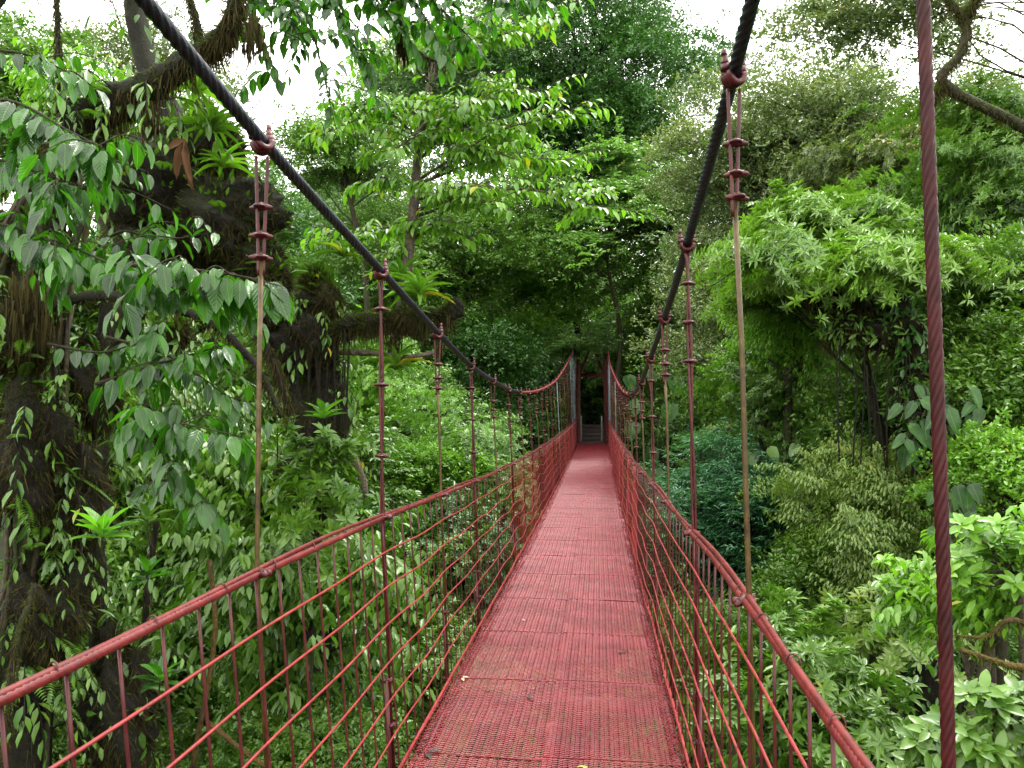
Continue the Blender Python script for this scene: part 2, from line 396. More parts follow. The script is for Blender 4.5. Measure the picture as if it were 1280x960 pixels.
def crown_leaves(lv, cen, C, cr, ntw, style, ll, asp, flat=.45, k=7, seen_from=None):
    n = len(cen)
    for i in RG.permutation(n)[:int(n*.55)]:      # arching shoots that break the outline
        o = unit((cen[i]-C)[None])[0]; ln = cr*RG.uniform(1.3, 2.6); tt = np.linspace(.3, 1, 14)[:, None]
        dr = unit((o*np.array([1, 1, .7])+.5*rdir(1)[0]+UP*.25)[None])[0]
        p = cen[i]+dr*tt*ln-UP*(tt**2)*ln*RG.uniform(.1, .4)+rdir(14)*ll*.35
        twig_leaves(lv, p, dr+.5*rdir(14), style, ll, asp, np.full(14, .3+.5*RG.random()), min(k, 4))
    size = cr*RG.uniform(.45, 1.45, n)
    for i in range(n):
        out = unit((cen[i]-C)[None])[0]
        m = max(3, int(ntw*(size[i]/cr)**2))
        d = rdir(m, -.35, 1); rad = np.where(RG.random(m) < .2, RG.uniform(1.0, 1.7, m), RG.uniform(.4, 1.05, m))[:, None]
        an = RG.uniform(0, PI); ea = RG.uniform(.55, 1.6); q = d*rad*np.array([ea, 1/ea, flat*RG.uniform(.6, 1.6)])*size[i]
        ca, sa = math.cos(an), math.sin(an); tl = RG.uniform(-.35, .35)
        off = np.stack([q[:, 0]*ca-q[:, 1]*sa, q[:, 0]*sa+q[:, 1]*ca, q[:, 2]+tl*q[:, 0]], 1)
        off[:, 2] -= (np.linalg.norm(off[:, :2], axis=1)**2)/size[i]*.2   # domed, drooping rim
        tips = cen[i]+off
        ax = unit(d*np.array([1, 1, .6])+out*.45+UP*.35)
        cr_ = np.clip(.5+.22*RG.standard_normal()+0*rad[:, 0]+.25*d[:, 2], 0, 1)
        twig_leaves(lv, tips, ax, style, ll, asp, cr_, k)

def skeleton(mb, base, C, cen, r0, lean=None, twigs=0):
    """trunk from the ground to the crown, limbs to the clumps"""
    base = np.asarray(base, float); C = np.asarray(C, float)
    H = np.linalg.norm(C-base)
    mid = (base+C)/2+np.array([RG.uniform(-.06, .06)*H, RG.uniform(-.06, .06)*H, 0])
    top = C.copy()
    P = spline([base-np.array([0, 0, .4]), base+(mid-base)*.5, mid, mid+(top-mid)*.55+np.array([RG.uniform(-.04, .04)*H, 0, 0]), top], 26)
    t = np.linspace(0, 1, 26)
    R = r0*(1-.62*t); R[:3] *= np.array([1.6, 1.35, 1.15]); tube(mb, P, R, 10, noise=.05)
    for c in cen:
        hz = np.linalg.norm(P[:, :2]-c[:2], axis=1); i = int(np.argmin(np.abs(P[:, 2]-(c[2]-.45*hz))))
        i = int(np.clip(i+RG.integers(-1, 2), 10, 25)); s = P[i]
        e = c; m1 = s+(e-s)*.35+UP*.10*np.linalg.norm(e-s)+rdir(1)[0]*(.13 if twigs > 1 else .07)*np.linalg.norm(e-s); m2 = s+(e-s)*.7+UP*.06*np.linalg.norm(e-s)+rdir(1)[0]*.06*np.linalg.norm(e-s)
        q = spline([s, m1, m2, e], 9); rr = np.linspace(max(R[i]*.42, .012), max(r0*.06, .006), 9); tube(mb, q, rr, 5, noise=.06, caps=False)
        for _ in range(twigs):
            j = RG.integers(4, 9); s2 = q[j]; e2 = e+rdir(1)[0]*np.linalg.norm(e-s)*.28
            tube(mb, spline([s2, (s2+e2)/2+rdir(1)[0]*.04, e2], 5), np.linspace(.35*rr[j]+.004, .004, 5), 4, caps=False)
    return P

def tree(label, px, py, Y, rx, rz, mat, style='loose', ll=.14, asp=.42, nc=26, leaves=20000, name='broadleaf_tree', cat='tree',
         ryf=1.0, zmin=-.5, clump=None, flat=.5, kind='S', bark='bark', r0=None, base_dx=0, base_dy=0, group=None, lob=.25, fill=.5, k=7, twigs=0, droopmoss=0, hub=None):
    C = at(px, py, Y); dep = float(np.dot(C-CC, CF)); Rx = rx*dep/1000; Rz = rz*dep/1000
    Rv = np.array([Rx, Rx*ryf, Rz])
    bx, by = C[0]+base_dx, C[1]+base_dy
    base = np.array([bx, by, float(ground_z(bx, by))])
    if base[2] > C[2]-Rz*.5: base[2] = min(base[2], C[2]-Rz)
    if hub:
        Hb = at(*hub); base = np.array([Hb[0], Hb[1], float(ground_z(Hb[0], Hb[1]))])
    root = empty(name, base, label, cat, group)
    if kind == 'S': nc = int(nc*1.7); leaves = leaves*1.8; ll = ll*.76; clump = clump*.8 if clump else None; lob = lob+.1
    cen = clump_centres(C, Rv, nc, zmin, lob, fill)
    Rm = (Rx*Rx*ryf*Rz)**(1/3)
    cr = clump if clump else Rm*1.25/math.sqrt(nc)*1.25
    lv = Leaves()
    kk = 8 if style == 'rosette' else k
    crown_leaves(lv, cen, C-np.array([0, 0, Rz*.4]), cr, leaves/kk/nc, style, ll, asp, flat, kk)
    lv.build('crown', L[mat], root, kind, uv=(kind in 'BHR'))
    mb = MB(); H = C[2]-base[2]
    skeleton(mb, base, Hb if hub else C-UP*Rz*.15, cen[::(7 if hub else 1)], r0 or max(.04, .009*H+.012*Rm), twigs=twigs); mb.build('trunk', M[bark], root)
    if droopmoss:
        ms = Leaves(); j = RG.integers(0, len(cen), droopmoss)
        p = cen[j]+rdir(droopmoss)*cr*.5; p[:, 2] -= cr*.3
        ms.add(p, -UP+.1*rdir(droopmoss), rdir(droopmoss), RG.uniform(.15, .6, droopmoss)*Rm*.3, .03, RG.random(droopmoss)); ms.build('moss', L['moss'], root, 'N')
    return root

def moss_on(P, R, n, ln, w=.01, down=.8, mat='moss', ls=None):
    n = int(n*1.8); w = w*.5
    """strands of moss growing on a limb"""
    ls = ls or Leaves(); m = len(P)
    j = RG.uniform(0, m-1.001, n); i = j.astype(int); u = (j-i)[:, None]
    pos = P[i]*(1-u)+P[i+1]*u; d = rdir(n, -1, .7); R = np.broadcast_to(R, (m,))
    pos = pos+d*(R[i]*.95)[:, None]
    dd = d*(1-down)-UP*down+.25*rdir(n)
    ls.add(pos, dd, rdir(n), ln*RG.uniform(.3, 1.2, n)*(.5+RG.random(n)), w*RG.uniform(.6, 1.4, n), RG.random(n)); return ls

# ================================================================== BRIDGE
def curve(ys, zs):
    ys = np.array(ys, float); zs = np.array(zs, float)
    d = np.gradient(zs, ys)
    def f(y):
        y = np.asarray(y, float); i = np.clip(np.searchsorted(ys, y)-1, 0, len(ys)-2)
        h = ys[i+1]-ys[i]; t = np.clip((y-ys[i])/h, 0, 1)
        return (2*t**3-3*t*t+1)*zs[i]+(t**3-2*t*t+t)*h*d[i]+(-2*t**3+3*t*t)*zs[i+1]+(t**3-t*t)*h*d[i+1]
    return f
Y0, Y1 = -2.6, 31.6
cab = {-1: curve([-3.2, -1, .5, 1.57, 2.12, 3.38, 4.7, 5.98, 7.12, 8.56, 10, 11.6, 14.7, 17.7, 22.3, 26.4, 31.9], [3.9, 3.05, 2.68, 2.45, 2.355, 2.188, 2.016, 1.878, 1.808, 1.746, 1.735, 1.765, 1.895, 2.09, 2.56, 3.05, 3.75]),
       1: curve([-3.2, -1, .5, 1.57, 2.3, 3.38, 4.7, 6.03, 7.9, 9, 10.2, 13.8, 19.2, 27.3, 31.9], [4.2, 3.3, 2.85, 2.6, 2.46, 2.281, 2.092, 1.922, 1.74, 1.71, 1.715, 1.86, 2.25, 3.01, 3.75])}
rail = {-1: curve([-3.2, 1.2, 2.2, 3.7, 4.9, 6.3, 8.3, 10.4, 16.8, 24, 32], [1.13, 1.122, 1.12, 1.095, 1.052, 1.01, .96, .935, .895, .90, 1.0]),
        1: curve([-3.2, 1.3, 2.5, 3.8, 6.1, 8.3, 10.5, 20, 26, 32], [1.10, 1.085, 1.078, 1.047, 1.008, .96, .94, .93, .94, 1.0])}
deckz = curve([-3.5, 2, 5, 8, 11, 16, 22, 28, 32, 34], [0, 0, -.03, -.07, -.10, -.11, -.09, -.03, 0, 0])
cabx = {-1: lambda y: -.95+0*y, 1: lambda y: np.interp(y, [0, .92, 2.17, 4], [.33, .343, .362, .38])}
railx = {-1: lambda y: np.interp(y, [1, 2.2, 4, 10, 32], [-.96, -.945, -.92, -.89, -.87]), 1: lambda y: np.interp(y, [1, 2, 4, 26, 32], [.366, .382, .39, .39, .38])}
DL, DR = -.845, .38
HY = np.arange(.92-2.5, 31.2, 1.25)

bridge = empty('suspension_bridge', (-.23, 0, 0), 'long narrow red steel suspension footbridge with mesh deck running over the forest valley', 'suspension bridge')

for s in (-1, 1):
    ya = np.concatenate([np.arange(-3.2, 6, .010), np.arange(6, 10.0, .02)])
    P = np.stack([cabx[s](ya), ya, cab[s](ya)], 1); mb = MB(); tube(mb, P, .0164, 48, lobes=6, lobe_amp=.26, pitch=.22); mb.build('main_cable', M['black'], bridge)
    ya = np.arange(9.98, 31.9, .05)
    P = np.stack([cabx[s](ya), ya, cab[s](ya)], 1); mb = MB(); tube(mb, P, .019, 12, lobes=6, lobe_amp=.1, pitch=.24); mb.build('main_cable', M['red_far'], bridge, label='red painted far half of the main cable')
    # hand rope: two twisted ropes lashed together
    ya = np.concatenate([np.arange(-2.8, 6, .006), np.arange(6, 32, .04)])
    wob = .004*np.sin(ya*5.02)
    P = np.stack([railx[s](ya)+wob*.6, ya, rail[s](ya)], 1); mb = MB(); tube(mb, P, .0105, 14, lobes=5, lobe_amp=.16, pitch=.085)
    mb.build('hand_rope', M['rope'], bridge)
    ya = np.arange(-2.8, 32, .04)
    ph = np.sin(ya*2*PI/2.5+.9)
    P = np.stack([railx[s](ya)+s*(.006+.005*ph), ya, rail[s](ya)+.013+.006*ph], 1); mb = MB(); tube(mb, P, .0075, 8, lobes=0); r2 = mb.build('hand_rope', M['rope'], bridge, label='thinner second rope lashed on top of the hand rope')
    if s == -1:
        a = np.linspace(0, 2*PI, 13); mb = MB(); tube(mb, np.stack([.0135*np.cos(a), .003*np.sin(a), .0150*np.sin(a)], 1), .002, 5, caps=False); LASH = mb.mesh('lashing', M['red'])
    for y in np.arange(.4, 15, .31):
        o = bpy.data.objects.new('lashing', LASH); COL.objects.link(o); o.parent = bridge
        o.location = (float(railx[s](y))+s*.004+.23, y, float(rail[s](y))+.006); o.rotation_euler = (0, 0, RG.uniform(-.4, .4))

# fence: wavy longitudinal wires and upright bars
NW = 7
nodes = np.arange(-3.5, 34, .625)
def side_pts(s, y, t, wv):
    """point on the fence sheet: t=0 rail, t=1 deck edge"""
    xb = DL if s < 0 else DR
    x = railx[s](y)*(1-t)+xb*t; z = rail[s](y)*(1-t)+(deckz(y)+.02)*t
    a, b = wv
    amp = np.interp(y, [1, 4, 8, 12], [.05, .28, .7, 1.05])
    sg = .016*np.cos((y-.92)*2*PI/1.25)
    return np.stack([x+np.interp(y, nodes, a)*amp, y, z+(np.interp(y, nodes, b)+sg)*np.minimum(amp, 1.1)*min(1, t*5)], 1)
WV = {}
for s in (-1, 1):
    base_a = RG.uniform(-.016, .016, len(nodes)); base_b = RG.uniform(-.010, .010, len(nodes))
    for i in range(NW):
        WV[(s, i)] = (base_a+RG.uniform(-.007, .007, len(nodes)), base_b+RG.uniform(-.006, .006, len(nodes)))
    ya = np.concatenate([np.arange(-2.8, 32, .05)])
    for i in range(NW):
        t = (i+1)/NW*.97
        mb = MB(); tube(mb, side_pts(s, ya, t, WV[(s, i)]), .0042, 6); mb.build('fence_wire', M['red_far'], bridge)
def bar(mb, s, y):
    ts = [0]+[(i+1)/NW*.97 for i in range(NW)]+[1.04]
    P = []
    for k, t in enumerate(ts):
        wv = WV[(s, min(max(k-1, 0), NW-1))]
        p = side_pts(s, np.array([y]), t, wv)[0]
        if k == 0: p = np.array([railx[s](y), y, rail[s](y)])
        P.append(p+np.array([s*.007, 0, 0]))
    tube(mb, P, .0039 if y < 4 else .0034, 6)
by = np.arange(-2.4, 31.8, .157)
near_b = [y for y in by if .3 < y][:50]
for s in (-1, 1):
    for y in near_b:
        mb = MB(); bar(mb, s, y); mb.build('fence_bar', M['red'], bridge)
mb = MB()
for s in (-1, 1):
    for y in by:
        if y not in near_b: bar(mb, s, y)
tag(mb.build('fence_bar', M['red_far'], bridge), kind='stuff')

# hangers
def clip_mesh(sc=1.0):
    """wire rope clip: saddle, u bolt and two nuts"""
    mb = MB(); a = np.linspace(-.2, PI+.2, 12)
    tube(mb, np.stack([.011*np.cos(a)*sc, -.010-.012*np.sin(a)*sc, 0*a], 1), .0035*sc, 6)
    for q in (-1, 1):
        tube(mb, [(q*.011*sc, -.010, 0), (q*.011*sc, .016*sc, 0)], .0035*sc, 6)
        tube(mb, [(q*.0125*sc, .004*sc, 0), (q*.0125*sc, .014*sc, 0)], .0072*sc, 6)
    box(mb, (0, .001, 0), (.038*sc, .011*sc, .013*sc), bev=.003)
    tube(mb, [(-.027*sc, -.001, -.002), (0, -.002, .001), (.027*sc, -.001, -.003)], [.004*sc, .0105*sc, .004*sc], 8)
    return mb.mesh('rope_clip', M['red'])
CLIP = clip_mesh(1.05); CLIPB = clip_mesh(1.5)
def saddle_mesh():
    """clamp that grips the main cable: two cheeks, two upright bolts with nuts"""
    mb = MB()
    a = np.linspace(PI, 2*PI, 12)
    for yy in (-.017, .0, .017):
        tube(mb, np.stack([.027*np.cos(a), np.full(12, yy), -.004+.034*np.sin(a)], 1), .011, 8)
    for q in (-1, 1):
        tube(mb, [(q*.027, 0, -.012), (q*.031, 0, .02), (q*.034, 0, .062)], [.0095, .0085, .0085], 8)
        tube(mb, [(q*.029, 0, .002), (q*.031, 0, .022)], [.0175, .0155], 6)
        tube(mb, [(q*.031, 0, .024), (q*.032, 0, .036)], [.0125, .0125], 6)
        tube(mb, [(q*.034, 0, .05), (q*.0345, 0, .070)], [.010, .0075], 7)
    box(mb, (0, 0, -.034), (.042, .034, .022), bev=.006)
    return mb.mesh('saddle_clamp', M['red'])
SAD = saddle_mesh()
def inst(name, me, parent, loc, rot=(0, 0, 0), sc=1):
    o = bpy.data.objects.new(name, me); COL.objects.link(o); o.parent = parent
    o.location = tuple(np.asarray(loc)-world_loc(parent)); o.rotation_euler = rot; o.scale = (sc, sc, sc); return o
TW = 31.6
for s in (-1, 1):
    for hi, y in enumerate(HY):
        if s < 0 and hi == 99: continue
        xt = float(cabx[s](y)); zt = float(cab[s](y)); xr = float(railx[s](y))+s*.010; zr = float(rail[s](y)); zd = float(deckz(y))
        xb = (DL if s < 0 else DR)+s*.03
        top = np.array([xt, y, zt-.045]); bot = np.array([xr, y, zr]); foot = np.array([xb, y, zd-.16])
        near_rope = (s > 0 and hi == 2)
        gold = (hi % 2 == 1) if hi > 2 else (hi % 2 == 1)
        if hi in (16,) and not near_rope: kind = 'zinc'
        elif hi >= 23: kind = 'zinc'
        elif gold: kind = 'gold'
        else: kind = 'red'
        Pl = np.array([top, top*.5+bot*.5, bot, foot*.5+bot*.5, foot])
        if near_rope:
            foot[0] = bot[0]-.004; mb = MB(); P = spline([top, (top+bot)/2+np.array([.003, 0, 0]), bot, foot], 700); tube(mb, P, .0066, 30, lobes=6, lobe_amp=.24, pitch=.10)
            h = mb.build('hanger', M['dark_red'], bridge, label='thick red twisted wire rope hanger nearest the viewer')
            inst('saddle_clamp', SAD, h, (xt, y, zt)); continue
        mb = MB(); ln = zt-zr
        if kind == 'red':
            for q in (-1, 1):
                w = .0065; n = 60; t = np.linspace(0, 1, n); base = top[None]*(1-t[:, None])+bot[None]*t[:, None]
                tws = w*np.where(t < .04, 1+1*(1-t/.04), 1); an = t*ln*5+hi
                base = base+np.stack([q*tws*np.cos(an), q*tws*np.sin(an), 0*t], 1); tube(mb, np.vstack([base, foot[None]+np.array([[q*.006, 0, 0]])]), .0058, 7)
            h = mb.build('hanger', M['red'], bridge)
        else:
            tube(mb, np.vstack([top-UP*(.30*min(1, ln) if kind == 'gold' else 0), (top+bot)/2, bot, foot]), .0074 if kind == 'gold' else .008, 8)
            h = mb.build('hanger', M[kind], bridge)
            m2 = MB()
            for q in (-1, 1):
                t = np.linspace(0, 1, 20)[:, None]; Lr = .34*min(1, ln)
                P = top*(1-t)+(top-UP*Lr)*t; P[:, 0] += q*(.011*(1-t[:, 0])**1.2+.0055); P[:, 1] += .003*q
                tube(m2, P, .0052, 7)
            if kind != 'zinc': m2.build('rod_loop', M['red'], h)
        inst('saddle_clamp', SAD, h, (xt, y, zt), (-.25+RG.uniform(-.1, .1) if s < 0 else RG.uniform(-.1, .1), 0, RG.uniform(-.35, .35)+(.7 if s < 0 else .25)), .84)
        offs = [.15, .235, .30] if kind != 'red' else [.13, .44*ln, .74*ln]
        if hi == 4 and s > 0: offs = [.13, .30, .47]
        for o_ in offs:
            if o_ < ln-.05 and kind != 'zinc' or (kind != 'zinc' and hi < 22): inst('rope_clip', CLIP, h, top*(1-min(.9, o_/ln))+bot*min(.9, o_/ln), (0, 0, RG.uniform(-.6, .6)), 1.15)
        if kind != 'zinc':
            k = inst('rope_clip', CLIPB, h, (xr-s*.012, y, zr+.002), (PI/2*0, RG.uniform(-.2, .2), RG.uniform(.3, .9)*s), 1.0)
        # lower double post beside the fence, clipped to the hanger
        mb = MB()
        for q in (0, 1):
            A = bot*.45+foot*.55+np.array([-s*.002, (q-.5)*.016, 0]); B = foot+np.array([-s*.002, (q-.5)*.016, 0])
            tube(mb, [A+np.array([s*.012, 0, 0]), B+np.array([s*.012, 0, 0])], .0085, 7)
        p = mb.build('fence_post', M['red'], bridge)
        for f_ in (.55, .70, .86):
            inst('rope_clip', CLIP, p, bot*(1-f_)+foot*f_+np.array([s*.004, 0, 0]), (0, 0, PI+RG.uniform(-.7, .7)), 1.1)

# deck: panels of expanded metal, each strand a small ridge
PL, PW = 1.07, .633
def deck_panel_mesh(seed):
    rg = np.random.default_rng(seed); mb = MB()
    px_, py_ = .046, .0235; ns = int(PW/(px_/2)); nr = int(PL/py_)
    ph = rg.uniform(0, 6, 4)
    def zz(x, y): return .0035*np.sin(y*5.9+ph[0])+.003*np.sin(y*13+x*4+ph[1])+.0025*np.sin(x*9+ph[2])
    tt = np.array([0, .32, .5, .82])
    for j in range(ns):
        x0 = (j+.5)*px_/2
        yy = (np.arange(nr)[:, None]+tt[None]).ravel()*py_
        sg = np.tile([1, 1, -1, -1], nr)*(1 if j % 2 else -1)
        xx = x0+sg*px_*.19
        z = zz(xx, yy)+sg*(1 if j % 2 else -1)*.0016
        w = .0033
        a = np.stack([xx-w, yy, z-.0012], 1); b = np.stack([xx, yy, z+.0016], 1); c = np.stack([xx+w, yy, z-.0012], 1)
        n = len(yy); V = np.stack([a, b, c], 1).reshape(-1, 3); i = np.arange(n-1)[:, None]*3
        F = np.concatenate([i+np.array([0, 3, 4, 1]), i+np.array([1, 4, 5, 2])]); mb.add(V, F)
    # frame strips along panel ends
    for y_ in (.006, PL-.006):
        xs = np.linspace(0, PW, 24); tube(mb, np.stack([xs, y_+.002*np.sin(xs*30+ph[3]), zz(xs, y_)+.002], 1), .0030, 5)
    me = mb.mesh('deck_panel', M['deck'], smooth=False); return me
PAN = [deck_panel_mesh(k) for k in range(4)]
y = -2.6; k = 0
while y < 31.6:
    pitch = math.atan2(float(deckz(y+1.03)-deckz(y)), 1.03)
    for q, x in enumerate((DL, DR-PW)):
        o = bpy.data.objects.new('deck_panel', PAN[(k*3+q*2+k//4) % 4]); COL.objects.link(o); o.parent = bridge
        o.location = (x+.23, y, float(deckz(y))+.004*q+RG.uniform(-.002, .002)); o.rotation_euler = (pitch+.004, RG.uniform(-.004, .004), RG.uniform(-.003, .003))
    y += 1.04; k += 1
# beams, edge angle strips and stringers under the deck
for y in HY:
    if -2.4 < y < 31:
        mb = MB(); zd = float(deckz(y)); w = DR-DL+.16
        box(mb, ((DL+DR)/2, y, zd-.115), (w, .006, .07)); box(mb, ((DL+DR)/2, y+.0215, zd-.1495), (w, .036, .006)); box(mb, ((DL+DR)/2, y+.0215, zd-.0805), (w, .036, .006))
        mb.build('cross_beam', M['tower'], bridge, smooth=False)
for x in (DL+.02, -.03-.2, DR-.02):
    ya = np.arange(-2.8, 31.8, .3); P = np.stack([np.full(len(ya), x), ya, deckz(ya)-.04], 1); mb = MB(); tube(mb, P, .016, 8); mb.build('stringer_cable', M['tower'], bridge)
for s in (-1, 1):
    xb = DL if s < 0 else DR
    # ragged strip of mesh folded up along the edge with wire ties
    mb = MB(); ya = np.arange(-2.7, 31.6, .02)
    zz = deckz(ya)
    for r_, (dx, dz) in enumerate([(-s*.055, .008), (-s*.03, .010), (-s*.008, .014), (s*.006, .028), (s*.008, .046)]):
        jit = np.where((np.arange(len(ya))+r_) % 2 == 0, .006, -.006)
        P = np.stack([xb+dx+jit+.004*np.sin(ya*7+r_), ya, zz+dz+.004*np.sin(ya*9.3+r_*2)+RG.uniform(-.002, .002, len(ya))], 1)
        tube(mb, P, .0036, 4, caps=False)
    mb.build('edge_mesh_strip', M['deck'], bridge, smooth=False)
    mb = MB(); P = np.stack([np.full(len(ya), xb+s*.004), ya, zz+.052], 1)[::5]; tube(mb, P, .007, 7); mb.build('edge_rod', M['red_far'], bridge)
    if s == -1:
        TIES = []
        for q in range(4):
            a = np.linspace(.2, 2*PI-.2, 12); r_ = .015+.003*q; mb = MB(); th = -.5+.35*q
            Q = np.stack([r_*np.cos(a)*math.cos(th), r_*np.cos(a)*math.sin(th)+.004*np.sin(a*2), r_*np.sin(a)], 1); P_ = np.vstack([Q[0]+np.array([.012, .008, .014]), Q])
            tube(mb, P_, .0024, 5); TIES.append(mb.mesh('wire_tie', M['red']))
    for k, y in enumerate(np.arange(2.4, 9.4, .157)):
        yj = y+RG.uniform(-.02, .02)
        o = bpy.data.objects.new('wire_tie', TIES[RG.integers(0, 4)]); COL.objects.link(o); o.parent = bridge
        o.location = (xb-s*RG.uniform(.0, .03)+.23, yj, float(deckz(yj))+.028); o.rotation_euler = (0, RG.uniform(-.3, .3), RG.uniform(-.6, .6)+(PI if s > 0 else 0))

# portal tower at the far end
def beam(name, A, B, w, d, mat='tower', parent=bridge, bev=.008):
    A = np.array(A, float); B = np.array(B, float); ln = np.linalg.norm(B-A); z = (B-A)/ln
    ref = np.array([0, 1.0, 0]) if abs(z[1]) < .9 else np.array([1.0, 0, 0]); x = unit(np.cross(ref, z)[None])[0]; y_ = np.cross(z, x)
    R = np.stack([x, y_, z], 1); mb = MB(); box(mb, (A+B)/2, (w, d, ln), R, bev)
    return mb.build(name, M[mat], parent, smooth=False)
TY = 32.1; zt = 3.85
XL, XR = -.80, .28
beam('tower_post', (XL, TY, -.5), (XL, TY, zt), .15, .16)
beam('tower_post', (XR, TY, -.5), (XR, TY, zt), .15, .16)
beam('tower_beam', (XL-.22, TY, zt+.05), (XR+.22, TY, zt+.05), .13, .15)
beam('tower_beam', (XL+.078, TY, 2.72), (XR-.078, TY, 2.72), .15, .13)
beam('tower_brace', (XR-.09, TY, 2.82), ((XL+XR)/2+.05, TY, zt-.02), .10, .09)
beam('tower_brace', (XL+.09, TY, 2.82), ((XL+XR)/2-.05, TY, zt-.02), .10, .09)
for s, x in ((-1, XL), (1, XR)):
    for q, (dx, dy, r) in enumerate(((s*.14, -.2, .016), (s*.19, -.5, .013), (s*.12, -.8, .014))):
        mb = MB(); tube(mb, [(x+dx, TY+dy, .9), (x+dx*.8, TY+dy*.9, 3.7)], r, 8); mb.build('stay_rod', M['zinc'], bridge, label='grey galvanised stay rod beside the tower')

# steps beyond the portal
st = empty('stairway', (-.26, 34.5, -.25), 'damp concrete steps climbing into the dark forest behind the red portal', 'steps')
mb = MB(); box(mb, (-.26, 32.65, -.14), (1.3, 1.4, .26), bev=.02); mb.build('landing', M['concrete'], st, smooth=False)
for i in range(5):
    mb = MB(); box(mb, (-.26, 33.6+i*.42, -.09+i*.16), (1.0, .44, .22), bev=.02)
    mb.build('step', M['concrete'], st, smooth=False)
for x in (-.72, .13):
    mb = MB(); box(mb, (x, 33.5, .50), (.06, .06, 1.15), bev=.008); p = mb.build('handrail_post', M['pale'], st, smooth=False)

# leaves and twigs lying on the deck
deb = [(777, 808, 'dark brown curled leaf lying on the right half of the deck', .030), (660, 868, 'dark leaf scrap lying left of the deck seam', .032),
       (655, 769, 'small pale leaf lying on the left half of the deck', .022), (732, 956, 'yellow green leaf lying nearest the viewer on the deck', .03),
       (612, 858, 'small brown twig scrap on the panel joint of the deck', .02), (577, 843, 'pale curled leaf caught in the left edge of the deck', .03), (533, 938, 'broad grey brown leaf caught in the near left edge of the deck', .045)]
L['pale_dead'] = leafmat('bleached_leaf', (.3, .27, .15), (.5, .45, .28), trans=.1, rough=.6)
L['yg'] = leafmat('yellowing_leaf', (.2, .2, .03), (.3, .3, .05), trans=.2, rough=.5)
for px, py, lab, sz in deb:
    d = CF+(px-640)/1000*CR-(py-480)/1000*CU; t = (0.012-1.6)/d[2]; p = CC+d*t; p[2] = float(deckz(p[1]))+.014
    e = empty('fallen_leaf', p, lab, 'leaf'); lv = Leaves()
    for q in range(2): lv.add([p+np.array([q*.004, q*.006, .001+.003*q])], [[math.cos(px+q*1.3), math.sin(px+q*1.3), .12]], [[.2*q, 0, 1.0]], sz*1.35, sz*.62, .4)
    lv.build('blade', L['pale_dead' if 'pale' in lab else 'yg' if 'yellow' in lab else 'debris'], e, 'B')

# ================================================================== GROUND
nx, ny = 150, 170
u = np.linspace(-1, 1, nx); xs = np.sign(u)*np.abs(u)**2.2*260; v = np.linspace(-.36, 1, ny); ys = np.sign(v)*np.abs(v)**2*300+10
X, Y = np.meshgrid(xs, ys); Z = ground_z(X, Y)+.12*RG.standard_normal(X.shape)*(np.abs(X) < 40)
mb = MB(); i = np.arange(ny-1)[:, None]*nx+np.arange(nx-1)[None]
mb.add(np.stack([X, Y, Z], -1).reshape(-1, 3), np.stack([i, i+1, i+nx+1, i+nx], -1).reshape(-1, 4))
g = mb.build('ground', M['soil']); tag(g, kind='structure')

# undergrowth that nobody could count, and the far wall of forest
def mass(name, label, n_cl, xr, yr, zoff, size, ll, per, mat, style='loose', keep=None, asp=.45):
    lv = Leaves(); x = RG.uniform(*xr, n_cl); y = RG.uniform(*yr, n_cl)
    if keep is not None:
        m = keep(x, y); x = x[m]; y = y[m]
    z = ground_z(x, y)+RG.uniform(*zoff, len(x)); c = np.stack([x, y, z], 1)
    for i in range(len(c)):
        s = size*RG.uniform(.6, 1.5); d = rdir(per, -.2, 1); tips = c[i]+d*RG.uniform(.6, 1.05, per)[:, None]*np.array([1, 1, .7])*s
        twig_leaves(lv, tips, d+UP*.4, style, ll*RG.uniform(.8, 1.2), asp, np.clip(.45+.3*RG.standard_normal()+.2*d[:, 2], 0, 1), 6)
    o = lv.build(name, L[mat], None, 'S'); tag(o, label, 'undergrowth', kind='stuff'); return o
clear = lambda x, y: ~((np.abs(x+.25) < 1.2) & (y > 28.5) & (y < 37.5))
mass('undergrowth', 'dense dark green undergrowth covering the valley floor below the bridge', 1500, (-15, 15), (1.5, 31), (0, 1.3), .75, .16, 26, 'dark', keep=clear)
mass('undergrowth', 'leafy mid green bushes growing over the floor of the valley', 900, (-13, 14), (4, 32), (.5, 2.2), .7, .15, 30, 'green', keep=clear)
mass('undergrowth', 'dense undergrowth on the slope behind the far tower', 500, (-14, 14), (31, 44), (.0, 1.4), .9, .2, 26, 'dark', keep=clear)
# ================================================================== PLANTS
# far wall of forest: reads as one mass
mass('forest', 'far off forest covering the hillside behind every single tree', 1500, (-60, 60), (42, 62), (0, 3.5), 2.0, .42, 22, 'green', asp=.5)

def sprig(lv, path, ll, n, asp=.45, up=.0, start=.15, jit=.35, twigmb=None, r=.006, hang=(.5, 1.3)):
    P = spline(path, 40)
    if twigmb is not None: tube(twigmb, P, np.linspace(r, .0018, 40), 6, noise=.08)
    T, _, _ = frames(P)
    t = np.linspace(start, 1, n); i = np.clip((t*39).astype(int), 0, 39)
    p = P[i]; tt = T[i]; s = unit(np.cross(tt, UP)); sg = np.where(np.arange(n) % 2 == 0, 1, -1)[:, None]
    d = s*sg*RG.uniform(.25, .85, n)[:, None]+tt*RG.uniform(.2, .7, n)[:, None]+UP*(up-RG.uniform(hang[0], hang[1], n))[:, None]
    nn = UP*.8+s*sg*.6+tt*.5+jit*rdir(n)
    l = ll*RG.uniform(.65, 1.15, n)
    pet = unit(d)*ll*.10
    lv.add(p+pet, d, nn, l, l*asp, RG.random(n))
    if twigmb is not None:
        for a, b in zip(p, p+pet*1.2): tube(twigmb, [a, b], .0016, 3, caps=False)

